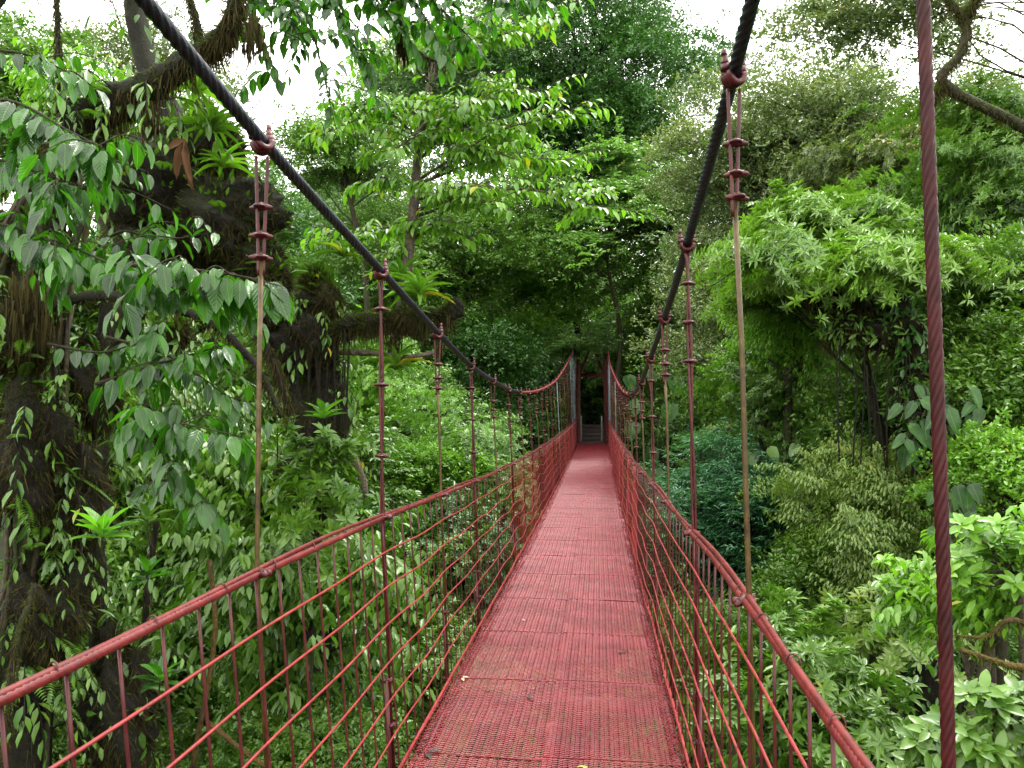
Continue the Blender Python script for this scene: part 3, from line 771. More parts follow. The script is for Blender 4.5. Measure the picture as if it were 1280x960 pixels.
def frond(lv, p, d, ln, n=22, w=.2):
    d = unit(np.atleast_2d(d))[0]; t = np.linspace(0, 1, n)
    P = p+d*(t*ln)[:, None]-UP*(ln*.45*t**2)[:, None]
    T, _, _ = frames(P); s = unit(np.cross(T, UP))
    pl = ln*w*np.sin(PI*(t*.86+.1))+.004
    for sg in (-1, 1):
        lv.add(P, s*sg+T*.35-UP*.15, UP+.2*rdir(n), pl, pl*.26+.002, .3+.5*RG.random(n))

def blob(mb, c, r, n=26, amp=.28):
    """lumpy mass of moss and roots"""
    th = np.linspace(0.02, PI-.02, n); ph = np.linspace(0, 2*PI, n*2, endpoint=False)
    A, B = np.meshgrid(th, ph, indexing='ij'); d = np.stack([np.sin(A)*np.cos(B), np.sin(A)*np.sin(B), np.cos(A)], -1)
    k = RG.uniform(0, 6, 9)
    m = 1+amp*(np.sin(3*d[..., 0]*1.7+k[0]+2*d[..., 2])*.5+np.sin(5*d[..., 1]+k[1]+3*d[..., 2])*.35+np.sin(9*d[..., 2]+k[2]+7*d[..., 0])*.25)+.06*RG.standard_normal(A.shape)
    V = np.asarray(c)+d*m[..., None]*np.asarray(r); i = np.arange(n-1)[:, None]*(n*2); j = np.arange(n*2)[None]; j2 = (j+1) % (n*2)
    mb.add(V.reshape(-1, 3), np.stack([i+j, i+n*2+j, i+n*2+j2, i+j2], -1).reshape(-1, 4)); return V.reshape(-1, 3)

def fuzz(lv, V, c, n, ln, w, hang=.7):
    n = int(n*3.2); w = w*.42; ln = ln*.8
    j = RG.integers(0, len(V), n); p = V[j]; o = unit(p-c)
    lv.add(p-o*.01, o*(1-hang)-UP*hang+.6*rdir(n), o+.6*rdir(n), ln*RG.uniform(.3, 1.3, n), w*RG.uniform(.5, 1.4, n), RG.random(n))

def bromeliad(label, p, size, mat='bright', n=22, parent=None):
    e = empty('bromeliad', p, label, 'bromeliad'); lv = Leaves()
    a = np.arange(n)*2.4; el = np.linspace(1.2, .1, n)+RG.uniform(-.1, .1, n)
    d = np.stack([np.cos(a)*np.cos(el), np.sin(a)*np.cos(el), np.sin(el)], 1)
    lv.add(np.repeat(np.array(p)[None], n, 0), d, UP+.01*d, size*RG.uniform(.7, 1.1, n), size*.13, RG.random(n)); lv.build('foliage', L[mat], e, 'R')
    return e

def rosette_sprig(label, p, size, mat='fresh', n=9, name='leafy_shoot'):
    """shoot with long upright leaves in a whorl"""
    e = empty(name, p, label, 'shoot'); lv = Leaves(); mb = MB()
    tube(mb, spline([np.array(p)-UP*size*.9+np.array([.02, .03, 0]), np.array(p)-UP*size*.4, np.array(p)], 8), .004, 5); mb.build('stem', M['bark'], e)
    for w_ in range(3):
        a = np.arange(n//3+1)*2*PI/(n//3+1)+w_*.8; el = .2+.35*w_+RG.uniform(-.2, .2, len(a))
        d = np.stack([np.cos(a)*np.cos(el), np.sin(a)*np.cos(el), np.sin(el)], 1)
        lv.add(np.array(p)+UP*(.06*w_-.08)*size+d*.01, d, UP+.2*d, size*RG.uniform(.5, .8, len(a)), size*.24, RG.random(len(a)))
    lv.build('foliage', L[mat], e, 'B', uv=True); return e

def mossbeard(label, p, ln, w, n=160):
    e = empty('hanging_moss', p, label, 'moss'); lv = Leaves()
    q = np.array(p)+RG.standard_normal((n, 3))*np.array([w*.35, w*.35, ln*.05]); q[:, 2] -= RG.random(n)*ln*.6
    lv.add(q, -UP+.12*rdir(n), rdir(n), ln*RG.uniform(.12, .42, n), .009, RG.random(n)); lv.build('strands', L['moss'], e, 'N'); return e

# ---------- far and middle distance
tree('tall dark tree towering behind the far portal, its crown against the sky', 735, 105, 38, 165, 185, 'dark', 'loose', .24, .46, 100, 100000, 'tall_tree', clump=1.7, flat=.5, fill=.15, bark='bark_dark', lob=.18, zmin=-.9)
tree('lower dark tier of branches below the tall tree behind the portal', 690, 330, 36, 140, 110, 'green', 'loose', .2, .45, 44, 40000, clump=1.4, fill=.3, bark='bark_dark', zmin=-.9)
tree('pale layered tree in front of the tall dark crown', 765, 250, 31, 110, 62, 'pale', 'flat', .27, .5, 24, 22000, 'layered_tree', clump=1.25, flat=.22, fill=.4, zmin=-.8)
tree('grey green tree closing the view right of the tall dark tree', 880, 250, 33, 90, 60, 'olive', 'loose', .17, .45, 30, 26000, clump=1.3, fill=.3, zmin=-.8)
tree('leafy tree leaning over the right side of the far portal', 832, 395, 34.5, 66, 62, 'green', 'loose', .17, .45, 26, 24000, clump=.95, fill=.3, zmin=-.9)
tree('bright leaved tree overhanging the left side of the far portal', 652, 400, 34.5, 70, 62, 'bright', 'loose', .17, .45, 26, 26000, clump=.9, fill=.3, zmin=-.9)
tree('small leafy branch tree drooping over the crossbeam of the portal', 722, 424, 31.0, 40, 16, 'pale', 'flat', .16, .45, 12, 4000, 'overhanging_tree', base_dx=-2.2, base_dy=2, clump=.6, flat=.35, r0=.09, zmin=-.9)
tree('dark dense tree left of the portal behind the sagging cable', 590, 320, 29, 80, 90, 'green', 'loose', .17, .45, 32, 30000, clump=1.2, fill=.3, zmin=-.95)
tree('dark dense tree low behind the left hangers', 560, 460, 28, 90, 75, 'dark', 'loose', .17, .45, 30, 28000, clump=1.2, fill=.3, zmin=-.95)
tree('deep green tree filling the gap right beside the portal post', 812, 470, 37, 66, 60, 'green', 'loose', .2, .5, 24, 20000, clump=1.2, fill=.3, zmin=-.95)
tree('dark tree closing the path behind the concrete steps', 742, 500, 41, 60, 60, 'dark', 'loose', .2, .5, 24, 16000, clump=1.3, fill=.2, zmin=-.95, base_dx=.6)
tree('hazy small leaved tree far behind the first left hanger', 395, 270, 34, 80, 62, 'hazy', 'loose', .2, .45, 30, 22000, clump=1.4, fill=.3, zmin=-.95)
tree('grey green tree rising between the two nearest left hangers', 430, 205, 24, 70, 60, 'green', 'loose', .16, .42, 26, 15000, clump=1.0, fill=.3, twigs=1)
tree('mid green tree standing low behind the second left hanger', 470, 350, 27, 90, 70, 'green', 'loose', .18, .45, 30, 24000, clump=1.2, fill=.3, zmin=-.95)
tree('bright bushy tree behind the left fence below the cable dip', 570, 565, 17, 62, 40, 'pale', 'rosette', .14, .36, 34, 16000, 'bushy_tree', clump=.5, zmin=-.5, fill=.4, lob=.5)
tree('pale bushy tree low between the second and third left hangers', 505, 590, 15.5, 75, 46, 'bright', 'loose', .13, .42, 34, 20000, 'bushy_tree', clump=.5, fill=.4, lob=.5)
tree('mid green bushy tree behind the pale one on the left', 500, 520, 21, 90, 42, 'green', 'loose', .15, .42, 28, 20000, 'bushy_tree', clump=.8, fill=.4)
tree('light green shrub spreading far below the first left hanger', 400, 600, 13, 80, 50, 'green', 'flat', .14, .45, 24, 14000, 'shrub', clump=.6, fill=.4)
# right side
tree('sprawling yellowish grey tree behind the right cable', 985, 205, 23, 135, 84, 'olive', 'loose', .125, .45, 60, 62000, 'sprawling_tree', clump=.95, flat=.45, fill=.3, lob=.2, twigs=1, bark='bark_pale')
tree('grey green tree mixed with yellow leaves below the sprawling one', 925, 330, 22, 85, 66, 'olive', 'loose', .13, .45, 34, 32000, clump=.9, fill=.3, zmin=-.9, bark='bark_pale')
tree('small leaved tree hanging into the top right corner against the sky', 1095, 18, 14, 115, 46, 'olive', 'loose', .11, .46, 36, 9000, 'overhanging_tree', clump=.55, fill=.15, lob=.35, twigs=2, zmin=-.9, hub=(1345, -60, 14), r0=.09)
tree('dark green tree at the right edge behind the thick hanger', 1235, 200, 15, 80, 76, 'green', 'rosette', .15, .3, 34, 24000, clump=.75, fill=.3, zmin=-.9)
tree('mid green tree between the sprawling tree and the right edge', 1120, 215, 18, 80, 60, 'olive', 'rosette', .15, .34, 30, 20000, clump=.8, fill=.3, zmin=-.9)
tree('tree with bright whorled leaves above the dark hollow on the right', 1060, 345, 11, 128, 80, 'whorl', 'rosette', .16, .27, 60, 40000, 'whorled_tree', clump=.40, flat=.42, fill=.35, lob=.4, zmin=-.3, bark='bark_dark', base_dx=.6, twigs=1)
tree('dim leafy tree at the right edge below the dark one', 1250, 400, 12, 80, 90, 'green', 'loose', .14, .4, 28, 18000, clump=.6, fill=.3, zmin=-.9)
tree('dark green tree filling the middle right behind the gold hanger', 925, 470, 23, 80, 75, 'green', 'loose', .15, .42, 34, 28000, clump=.9, fill=.3, zmin=-.95)
tree('mid green tree standing behind the dark hollow on the right', 1040, 500, 18, 105, 60, 'green', 'loose', .14, .42, 34, 30000, clump=.8, fill=.3, zmin=-.95)
tree('bluish green feathery tree below the gold right hanger', 922, 660, 12.5, 80, 100, 'blue', 'flat', .13, .24, 44, 34000, 'feathery_tree', clump=.58, flat=.3, fill=.5, zmin=-.7)
tree('yellow green drooping tree in the middle of the right slope', 1095, 655, 11, 105, 105, 'yellow', 'droop', .095, .38, 50, 44000, 'drooping_tree', clump=.42, flat=.4, fill=.5, zmin=-.8)
tree('bright green bush at the right edge under the climbing leaves', 1255, 590, 9, 48, 44, 'bright', 'loose', .085, .5, 20, 12000, 'bush', clump=.3, flat=.4)
tree('dark tree standing between the blue green and yellow green trees', 1010, 600, 16, 70, 90, 'green', 'loose', .12, .42, 26, 22000, clump=.6, fill=.3, zmin=-.95)
tree('dim green tree behind the yellow green one near the right edge', 1200, 560, 14, 80, 80, 'green', 'loose', .13, .42, 26, 20000, clump=.6, fill=.3, zmin=-.95)
tree('whorled shrub with glossy leaves below the right hand rope', 990, 880, 6.8, 95, 66, 'green', 'rosette', .115, .32, 34, 6500, 'shrub', 'shrub', clump=.30, flat=.5, kind='M', fill=.5)
tree('whorled shrub in the lowest part of the picture right of the fence', 1080, 960, 6.2, 70, 40, 'green', 'rosette', .12, .32, 20, 2600, 'shrub', 'shrub', clump=.28, kind='M')
tree('shrub with drooping leaves below the yellow green tree', 1120, 790, 7.8, 66, 34, 'yellow', 'rosette', .11, .36, 20, 2600, 'shrub', 'shrub', clump=.3, kind='M')
tree('shrub seen through the right fence beside the deck', 880, 820, 9.5, 60, 66, 'green', 'loose', .10, .42, 24, 14000, 'shrub', 'shrub', clump=.4)
tree('pale twiggy shrub crowding the right edge', 1245, 740, 5.6, 70, 66, 'bright', 'droop', .10, .42, 26, 2400, 'shrub', 'shrub', clump=.26, kind='M', k=6, bark='bark_pale', twigs=3)
# left below the rope
tree('tree with rows of glossy drooping leaves seen through the left fence', 385, 700, 6.6, 92, 66, 'green', 'droop', .125, .42, 34, 7000, 'drooping_tree', kind='M', clump=.32, flat=.4, fill=.5, zmin=-.6)
tree('drooping tree lower behind the left fence', 390, 830, 7.2, 80, 60, 'green', 'droop', .125, .42, 28, 5000, 'drooping_tree', kind='M', clump=.32, flat=.4, fill=.5, zmin=-.6)
tree('dark small leaved tree beneath the left fence', 545, 700, 11.5, 70, 66, 'dark', 'rosette', .12, .42, 34, 20000, clump=.5, fill=.5)
tree('green shrub beside the deck low on the left', 545, 860, 9, 75, 60, 'green', 'rosette', .105, .36, 26, 9000, 'shrub', 'shrub', clump=.42, fill=.5)
tree('mid green tree just left of the deck behind the fence', 618, 640, 15, 44, 46, 'green', 'rosette', .13, .4, 24, 12000, clump=.55, fill=.4)
tree('bright small leaved shrub in the lower left behind the fence', 385, 935, 6.2, 75, 34, 'green', 'loose', .07, .5, 24, 11000, 'shrub', 'shrub', clump=.27)
tree('leafy tree hidden behind the first left hanger', 295, 600, 7.5, 62, 70, 'green', 'droop', .13, .44, 26, 4200, kind='M', clump=.34, fill=.4, zmin=-.8)
tree('dim tree standing behind the mossy trunk on the left', 200, 560, 9.5, 120, 140, 'green', 'droop', .12, .42, 60, 15000, kind='M', clump=.5, fill=.3, zmin=-.95)
tree('dark leafy tree behind the lower part of the mossy trunk', 190, 800, 8.5, 130, 120, 'green', 'loose', .12, .44, 44, 26000, clump=.5, fill=.3, zmin=-.95)
tree('small leaved tree against the sky above the mossy limb', 195, 75, 21, 105, 56, 'olive', 'loose', .12, .45, 34, 13000, clump=.75, fill=.1, lob=.4, twigs=2, zmin=-.9)
tree('green tree filling the upper left edge of the view', 35, 130, 13, 75, 90, 'green', 'loose', .12, .45, 30, 15000, clump=.6, fill=.3, twigs=1, zmin=-.9)
tree('leafy tree behind the mossy limb under the black cable', 130, 130, 8.5, 100, 40, 'bright', 'droop', .11, .42, 22, 3000, kind='M', clump=.32, fill=.4)
tree('tree of mixed greens behind the epiphyte covered mass', 260, 330, 14, 110, 110, 'dark', 'loose', .13, .44, 40, 26000, clump=.7, fill=.3, zmin=-.95)

# ---------- mossy near tree on the left
A = lambda *a: at(*a)
b0 = A(40, 1150, 4.3); b0[2] = float(ground_z(b0[0], b0[1]))
root = empty('mossy_tree', b0, 'old tree shrouded in dark moss at the left edge with a diagonal limb', 'tree')
Pt = spline([b0, A(30, 1100, 4.3), A(28, 850, 4.3), A(52, 640, 4.35), A(20, 450, 4.4), A(60, 260, 4.5), A(110, 150, 4.6), A(190, 105, 4.6), A(262, 60, 4.5), A(292, 18, 4.4), A(300, -60, 4.4)], 90)
Rt = np.interp(np.arange(90), [0, 30, 50, 62, 72, 89], [.15, .13, .11, .085, .06, .03])
mb = MB(); tube(mb, Pt, Rt, 16, noise=.09); mb.build('trunk', M['bark_dark'], root)
limbs = [([A(20, 420, 4.4), A(100, 372, 4.2), A(190, 380, 4.1), A(262, 402, 4.0), A(318, 455, 4.0), A(352, 522, 4.0)], .034),
         ([A(60, 300, 4.5), A(30, 200, 4.2), A(45, 182, 4.1), A(80, 190, 4.0), A(-30, 260, 4)], .022),
         ([A(250, 68, 4.5), A(246, 30, 4.5), A(232, -20, 4.5)], .03), ([A(78, 160, 4.6), A(74, 80, 4.5), A(70, -20, 4.5)], .028),
         ([A(262, 60, 4.5), A(285, 40, 4.45), A(296, 10, 4.4)], .022),
         ([A(30, 700, 4.35), A(60, 640, 4.2), A(48, 520, 4.2)], .03), ([A(140, 960, 4.8), A(125, 820, 4.7), A(118, 600, 4.7), A(128, 420, 4.7), A(150, 300, 4.8)], .07),
         ([A(185, 1000, 5.2), A(180, 800, 5.2), A(196, 640, 5.2), A(205, 500, 5.2)], .03), ([A(45, 730, 4), A(18, 820, 3.9), A(5, 960, 3.9)], .022)]
ls = Leaves(); lg = Leaves()
for pts, r in limbs:
    P = spline(pts, 40); R = np.linspace(r, r*.4, 40); mb = MB(); tube(mb, P, R, 10, noise=.14); mb.build('limb', M['bark_dark' if r > .025 else 'bark'], root)
    moss_on(P, R, 260, .09, .010, .75, ls=ls); moss_on(P, R, 260, .04, .010, .2, ls=lg)
moss_on(Pt[10:60], Rt[10:60], 2600, .16, .014, .85, ls=ls); moss_on(Pt[55:], Rt[55:], 1300, .14, .012, .85, ls=ls); moss_on(Pt[52:], Rt[52:], 1200, .05, .012, .1, ls=lg)
# moss and root masses hanging on it
lx = Leaves(); lfr = Leaves(); lt = MB()
def litter(V, c, n):
    p = V[RG.integers(0, len(V), n)]; o = unit(p-c)
    n_ = int(n*.3); p, o, n = p[:n_], o[:n_], n_
    lx.add(p+o*.05, o*.6-UP*.3+.8*rdir(n), UP*.6+o+.5*rdir(n), RG.uniform(.04, .13, n), RG.uniform(.018, .04, n), RG.random(n))
    for _ in range(n//5):
        q = V[RG.integers(0, len(V))]; oo = unit((q-c)[None])[0]+.5*rdir(1)[0]-UP*.1; L_ = RG.uniform(.15, .42); sprig(lx, [q, q+oo*L_*.5+UP*.03, q+oo*L_-UP*L_*.4], RG.uniform(.05, .10), 9, twigmb=lt, r=.003, start=.3, asp=.4)
    for _ in range(n//6):
        q = V[RG.integers(0, len(V))]; frond(lfr, q, unit((q-c)[None])[0]+UP*.2+.5*rdir(1)[0], RG.uniform(.14, .32))
for k, (px, py, Y, r) in enumerate([(40, 560, 4.2, (.26, .2, .42)), (20, 420, 4.2, (.20, .16, .22)), (96, 620, 4.4, (.2, .2, .36)), (60, 760, 4.3, (.28, .22, .34)), (150, 880, 4.6, (.27, .2, .5)), (20, 300, 4.4, (.18, .15, .2)), (118, 480, 4.7, (.2, .2, .3)), (215, 410, 4.3, (.10, .08, .055))]):
    r = tuple(q*.78 for q in r); c = A(px, py, Y); mb = MB(); V = blob(mb, c, r, amp=.4); mb.build('moss_clump', M['bark_dark'], root); fuzz(ls, V, c, 1700, .13, .012, .8); fuzz(lg, V, c, 900, .06, .012, .3); litter(V, c, 150)
ls.build('moss', L['moss'], root, 'N'); lg.build('moss', L['mossgreen'], root, 'N')
n = 60; j = RG.integers(8, 60, n); o = rdir(n, -.5, .5); p = Pt[j]+o*Rt[j][:, None]*1.05+UP*RG.uniform(-.1, .1, n)[:, None]
lx.add(p, o*.6-UP*.6+.4*rdir(n), UP*.5+o+.4*rdir(n), RG.uniform(.05, .15, n), RG.uniform(.02, .045, n), RG.random(n))
for _ in range(90):
    j = RG.integers(8, 60); o = rdir(1, -.2, .6)[0]; frond(lfr, Pt[j]+o*Rt[j], o+UP*.3, RG.uniform(.18, .4))
for _ in range(110):
    j = RG.integers(10, 62); o = rdir(1, -.3, .4)[0]; q = Pt[j]+o*Rt[j]+UP*RG.uniform(-.1, .1); L_ = RG.uniform(.2, .5)
    sprig(lx, [q, q+o*L_*.55+UP*.04, q+o*L_-UP*L_*.45], RG.uniform(.06, .12), 9, twigmb=lt, r=.004, start=.3, asp=.4)
lt.build('twigs', M['bark_dark'], root)
for _ in range(34):     # roots and lianas running down the trunk
    j0 = RG.integers(30, 56); off = rdir(1, -.1, .1)[0]*RG.uniform(.12, .26); js = np.linspace(j0, max(6, j0-RG.integers(12, 30)), 12).astype(int)
    Pq = Pt[js]+off+rdir(12)*.025; mb = MB(); tube(mb, spline(Pq, 36), RG.uniform(.006, .018), 6, noise=.12); mb.build('hanging_root', M['bark' if RG.random() < .5 else 'bark_pale'], root)
lx.build('small_leaves', L['green'], root, 'M'); lfr.build('fern_fronds', L['green'], root, 'S')
# leafy branches of the near tree
tw = MB(); lv = Leaves()
br = [([A(-40, 300, 3.3), A(60, 300, 3.25), A(140, 330, 3.1), A(230, 362, 3.0), (A(330, 350, 3.0))], .15, 22),
      ([A(140, 330, 3.1), A(220, 335, 3.0), A(300, 345, 2.95), A(352, 358, 2.95)], .15, 18),
      ([A(-30, 235, 3.6), A(60, 238, 3.5), A(150, 236, 3.5), A(215, 262, 3.5)], .10, 8),
      ([A(-60, 120, 3.3), A(20, 128, 3.3), A(80, 160, 3.2), A(130, 185, 3.1)], .15, 22),
      ([A(-60, 200, 3.3), A(0, 200, 3.3), A(60, 220, 3.2), A(110, 235, 3.2)], .15, 20),
      ([A(-60, 280, 3.2), A(0, 280, 3.2), A(60, 300, 3.1), A(100, 330, 3.1)], .14, 16),
      ([A(20, 210, 3.6), A(80, 195, 3.6), A(140, 200, 3.5), A(185, 215, 3.5)], .12, 9),
      ([A(-40, 60, 3.6), A(40, 70, 3.6), A(120, 110, 3.7)], .12, 10),
      ([A(150, 560, 3.9), A(180, 520, 3.7), A(230, 530, 3.5), A(300, 545, 3.4)], .15, 20),
      ([A(120, 480, 3.9), A(180, 460, 3.8), A(250, 440, 3.7), A(285, 430, 3.7)], .13, 15),
      ([A(130, 420, 4.0), A(200, 440, 3.9), A(250, 470, 3.8), A(290, 500, 3.8)], .12, 14),
      ([A(60, 430, 4.0), A(130, 440, 3.9), A(190, 420, 3.9)], .12, 10), ([A(160, 620, 4.2), A(200, 600, 4.0), A(240, 610, 3.9), A(280, 650, 3.9)], .12, 13),
      ([A(100, 330, 3.6), A(150, 290, 3.5), A(200, 300, 3.5), A(270, 290, 3.5)], .11, 10),
      ([A(180, 520, 3.6), A(200, 560, 3.5), A(230, 590, 3.5)], .13, 8)]
for pts, ll, n in br:
    sprig(lv, pts, ll*1.0, int(n*1.5), twigmb=tw, r=.009, asp=.42)
    P = spline(pts, 24)
    for _ in range(int(n*.45)):
        j = RG.integers(6, 23); s_ = P[j]; e_ = s_+np.array([RG.uniform(-.22, .22), RG.uniform(-.3, .3), RG.uniform(-.2, .1)]); sprig(lv, [s_, (s_+e_)/2+UP*.03, e_], ll*RG.uniform(.6, 1.1), 7, twigmb=tw, r=.004, asp=.42)
tw.build('branches', M['bark'], root); lv.build('foliage', L['big'], root, 'B', uv=True)

# epiphyte laden crown of roots and moss hanging behind the black cable
c0 = A(240, 250, 5.6); bb = A(105, 900, 6.6); bb[2] = float(ground_z(bb[0], bb[1]))
root = empty('epiphyte_laden_tree', bb, 'tree smothered by a dark mass of ferns and roots behind the first left hanger', 'tree')
mb = MB(); P = spline([bb, A(115, 640, 6.4), A(150, 420, 6.0), c0, A(178, 60, 5.9), A(162, -60, 6.0)], 60); R = np.linspace(.13, .075, 60); tube(mb, P, R, 14, noise=.06); mb.build('trunk', M['bark_dark'], root); TP = (P, R)
ls = Leaves(); lg = Leaves(); lf = Leaves()
for px, py, Y, r in [(205, 235, 5.5, (.42, .3, .36)), (262, 185, 5.6, (.26, .25, .26)), (275, 270, 5.5, (.42, .3, .28)), (318, 325, 5.6, (.22, .2, .24)), (215, 300, 5.6, (.38, .3, .26)), (340, 350, 5.6, (.13, .15, .16)), (160, 200, 5.6, (.22, .2, .16)), (395, 350, 6.9, (.12, .1, .1))]:
    c = A(px, py, Y); mb = MB(); V = blob(mb, c, r); mb.build('moss_clump', M['bark_dark'], root)
    fuzz(ls, V, c, 1500, .14, .012, .75); fuzz(lg, V, c, 900, .07, .014, .1)
    up = V[V[:, 2] > c[2]-r[2]*.3]
    for _ in range(9):
        p = up[RG.integers(0, len(up))]; o = unit((p-c)[None])[0]; frond(lf, p, o+UP*.5+.4*rdir(1)[0], RG.uniform(.14, .30))
    n = 150; p = up[RG.integers(0, len(up), n)]; lf.add(p, unit(p-c)+UP*.4+.6*rdir(n), UP+.5*rdir(n), RG.uniform(.04, .10, n), .028, RG.random(n))
P = spline([A(282, 330, 5.5), A(325, 420, 5.5), A(345, 460, 5.5), A(362, 520, 5.5)], 30); mb = MB(); tube(mb, P, np.linspace(.05, .015, 30), 8, noise=.15); mb.build('limb', M['bark_dark'], root); moss_on(P, .04, 700, .09, .01, .7, ls=ls)
ls.build('moss', L['moss'], root, 'N'); lg.build('moss', L['mossgreen'], root, 'N'); lf.build('fern_fronds', L['green'], root, 'S'); eroot = root

def cover(P, R, n, ll, mat, root, spread=1.0, rng=(8, 52)):
    lv = Leaves(); j = RG.integers(rng[0], min(rng[1], len(P)), n); o = rdir(n, -.5, .5)
    lv.add(P[j]+o*(R[j][:, None]+RG.uniform(0, .12, n)[:, None])*spread+UP*RG.uniform(-.15, .15, n)[:, None], o*.6-UP*.6+.5*rdir(n), UP*.6+o+.4*rdir(n), ll*RG.uniform(.5, 1.2, n), ll*.4*RG.uniform(.6, 1.1, n), RG.random(n))
    lv.build('climbing_leaves', L[mat], root, 'M')
cover(TP[0], TP[1], 260, .15, 'green', eroot, 2.2, (5, 50))
# mossy stump tree with the horizontal limb
c0 = A(405, 480, 6.8); bb = c0.copy(); bb[2] = float(ground_z(bb[0], bb[1]))
root = empty('mossy_tree', bb, 'broken mossy tree with a level overgrown limb crossing behind the second left hanger', 'tree')
mb = MB(); P = spline([bb, c0-UP*3, c0-UP*.8, c0, A(398, 400, 6.8), A(380, 370, 6.8)], 60); R = np.linspace(.08, .09, 60); SP = P; tube(mb, P, R, 14, noise=.08); mb.build('trunk', M['bark_dark'], root)
ls = Leaves(); lg = Leaves(); lf = Leaves()
P = spline([A(385, 425, 6.8), A(430, 408, 6.7), A(480, 400, 6.6), A(530, 398, 6.6), A(576, 386, 6.6)], 40); R = np.linspace(.085, .06, 40); mb = MB(); tube(mb, P, R, 12, noise=.16); mb.build('limb', M['bark_dark'], root)
moss_on(P, R, 1500, .17, .012, .85, ls=ls); moss_on(P, R, 2600, .07, .014, -.5, ls=lg)
for px, py, Y, r in [(385, 430, 6.8, (.28, .22, .26)), (395, 520, 6.8, (.24, .2, .40)), (345, 400, 6.8, (.16, .15, .15)), (372, 590, 6.8, (.18, .18, .14)), (410, 375, 6.8, (.13, .12, .12)), (570, 385, 6.6, (.07, .07, .08)), (505, 396, 6.6, (.14, .1, .07))]:
    c = A(px, py, Y); mb = MB(); V = blob(mb, c, r); mb.build('moss_clump', M['bark_dark'], root); fuzz(ls, V, c, 1500, .15, .012, .85); fuzz(lg, V, c, 420, .07, .014, -.1)
    up = V[V[:, 2] > c[2]+r[2]*.2]
    for _ in range(7):
        p = up[RG.integers(0, len(up))]; frond(lf, p, unit((p-c)[None])[0]+UP*.6+.4*rdir(1)[0], RG.uniform(.12, .25))
for pts, r, mm in [([A(425, 440, 6.7), A(470, 442, 6.6), A(508, 446, 6.5), A(542, 441, 6.5)], .028, 'bark_pale'), ([A(508, 446, 6.5), A(520, 449, 6.5), A(514, 452, 6.5)], .022, 'bark_pale'),
                   ([A(420, 560, 6.8), A(436, 565, 6.6), A(450, 590, 6.5), A(458, 622, 6.5)], .045, 'bark_pale'), ([A(470, 600, 6.9), A(440, 570, 6.9), A(448, 500, 6.9)], .008, 'bark')]:
    P = spline(pts, 20); mb = MB(); tube(mb, P, np.linspace(r, r*.6, 20), 9, noise=.1); mb.build('limb', M[mm], root)
ls.build('moss', L['moss'], root, 'N'); lg.build('moss', L['mossgreen'], root, 'N'); lf.build('fern_fronds', L['green'], root, 'S')

lx2 = Leaves(); lt2 = MB()
for _ in range(70):
    j = RG.integers(8, 58); o = rdir(1, -.3, .4)[0]; q = SP[j].copy(); L_ = RG.uniform(.2, .5)
    sprig(lx2, [q, q+o*L_*.55+UP*.04, q+o*L_-UP*L_*.45], RG.uniform(.07, .13), 9, twigmb=lt2, r=.004, start=.3, asp=.4)
lt2.build('twigs', M['bark_dark'], root); lx2.build('small_leaves', L['green'], root, 'M')
for _ in range(14):
    x = RG.uniform(345, 440); P = spline([A(x, 400+RG.uniform(0, 60), 6.6), A(x+RG.uniform(-5, 5), 520, 6.6), A(x+RG.uniform(-8, 8), RG.uniform(560, 680), 6.6)], 16); mb = MB(); tube(mb, P, RG.uniform(.004, .012), 5, noise=.12); mb.build('hanging_root', M['bark_dark'], root)

# slender tree with drooping leaves behind the left cable
bb = A(500, 402, 6.6)
root = empty('slender_tree', bb, 'slender tree with level tiers of drooping wet leaves above the left cable', 'tree')
tk = spline([bb, A(508, 340, 6.7), A(518, 250, 6.8), A(524, 180, 6.9), A(540, 90, 7.0), A(560, -10, 7.1)], 70)
mb = MB(); tube(mb, tk, np.interp(np.arange(70), [0, 30, 69], [.05, .042, .016]), 10, noise=.1); mb.build('trunk', M['bark_pale'], root)
tw = MB(); lv = Leaves()
tips = [((525, 235), (740, 140), 7.6), ((522, 262), (765, 262), 7.6), ((520, 270), (640, 262), 7.2), ((524, 200), (690, 110), 7.8), ((530, 180), (420, 130), 7.4), ((530, 180), (640, 85), 8), ((520, 280), (420, 300), 8),
        ((545, 100), (640, 40), 7.5), ((535, 140), (400, 170), 7.2), ((545, 110), (450, 60), 7.2), ((522, 225), (650, 200), 7.5), ((520, 250), (600, 232), 7.0), ((524, 190), (590, 130), 7.2), ((515, 300), (590, 300), 7.6), ((550, 80), (700, 20), 7.6), ((535, 150), (480, 190), 7.1),
        ((530, 170), (660, 165), 8.2), ((545, 60), (560, 20), 7.2), ((518, 240), (450, 230), 7.6), ((512, 310), (480, 330), 7.8), ((522, 230), (720, 200), 8.3)]
for (ax, ay), (bx_, by_), Y in tips:
    Y = Y-.9; a = A(ax, ay, 6.9); b = A(bx_, by_, Y); m_ = (a+b)/2+np.array([0, 0, .12*abs(b[0]-a[0])])+rdir(1)[0]*.08
    Pm = [a, m_, b]; ln = np.linalg.norm(b-a)
    P = spline(Pm, 24); tube(tw, P, np.linspace(.016, .003, 24), 7, noise=.1)
    nn_ = int(10+ln*9)
    sprig(lv, Pm, .125, int(nn_*1.8), start=.2, twigmb=None, asp=.42, hang=(.25, .9))
    for _ in range(int(9+ln*10)):
        j = RG.integers(7, 23); s_ = P[j]; e_ = s_+np.array([RG.uniform(-.4, .4), RG.uniform(-.4, .4), RG.uniform(-.08, .10)]); sprig(lv, [s_, (s_+e_)/2+UP*.03, e_], RG.uniform(.08, .12), 9, twigmb=tw, r=.004, asp=.42, hang=(.2, .9))
tw.build('branches', M['bark_pale'], root); lv.build('foliage', L['bright'], root, 'M')

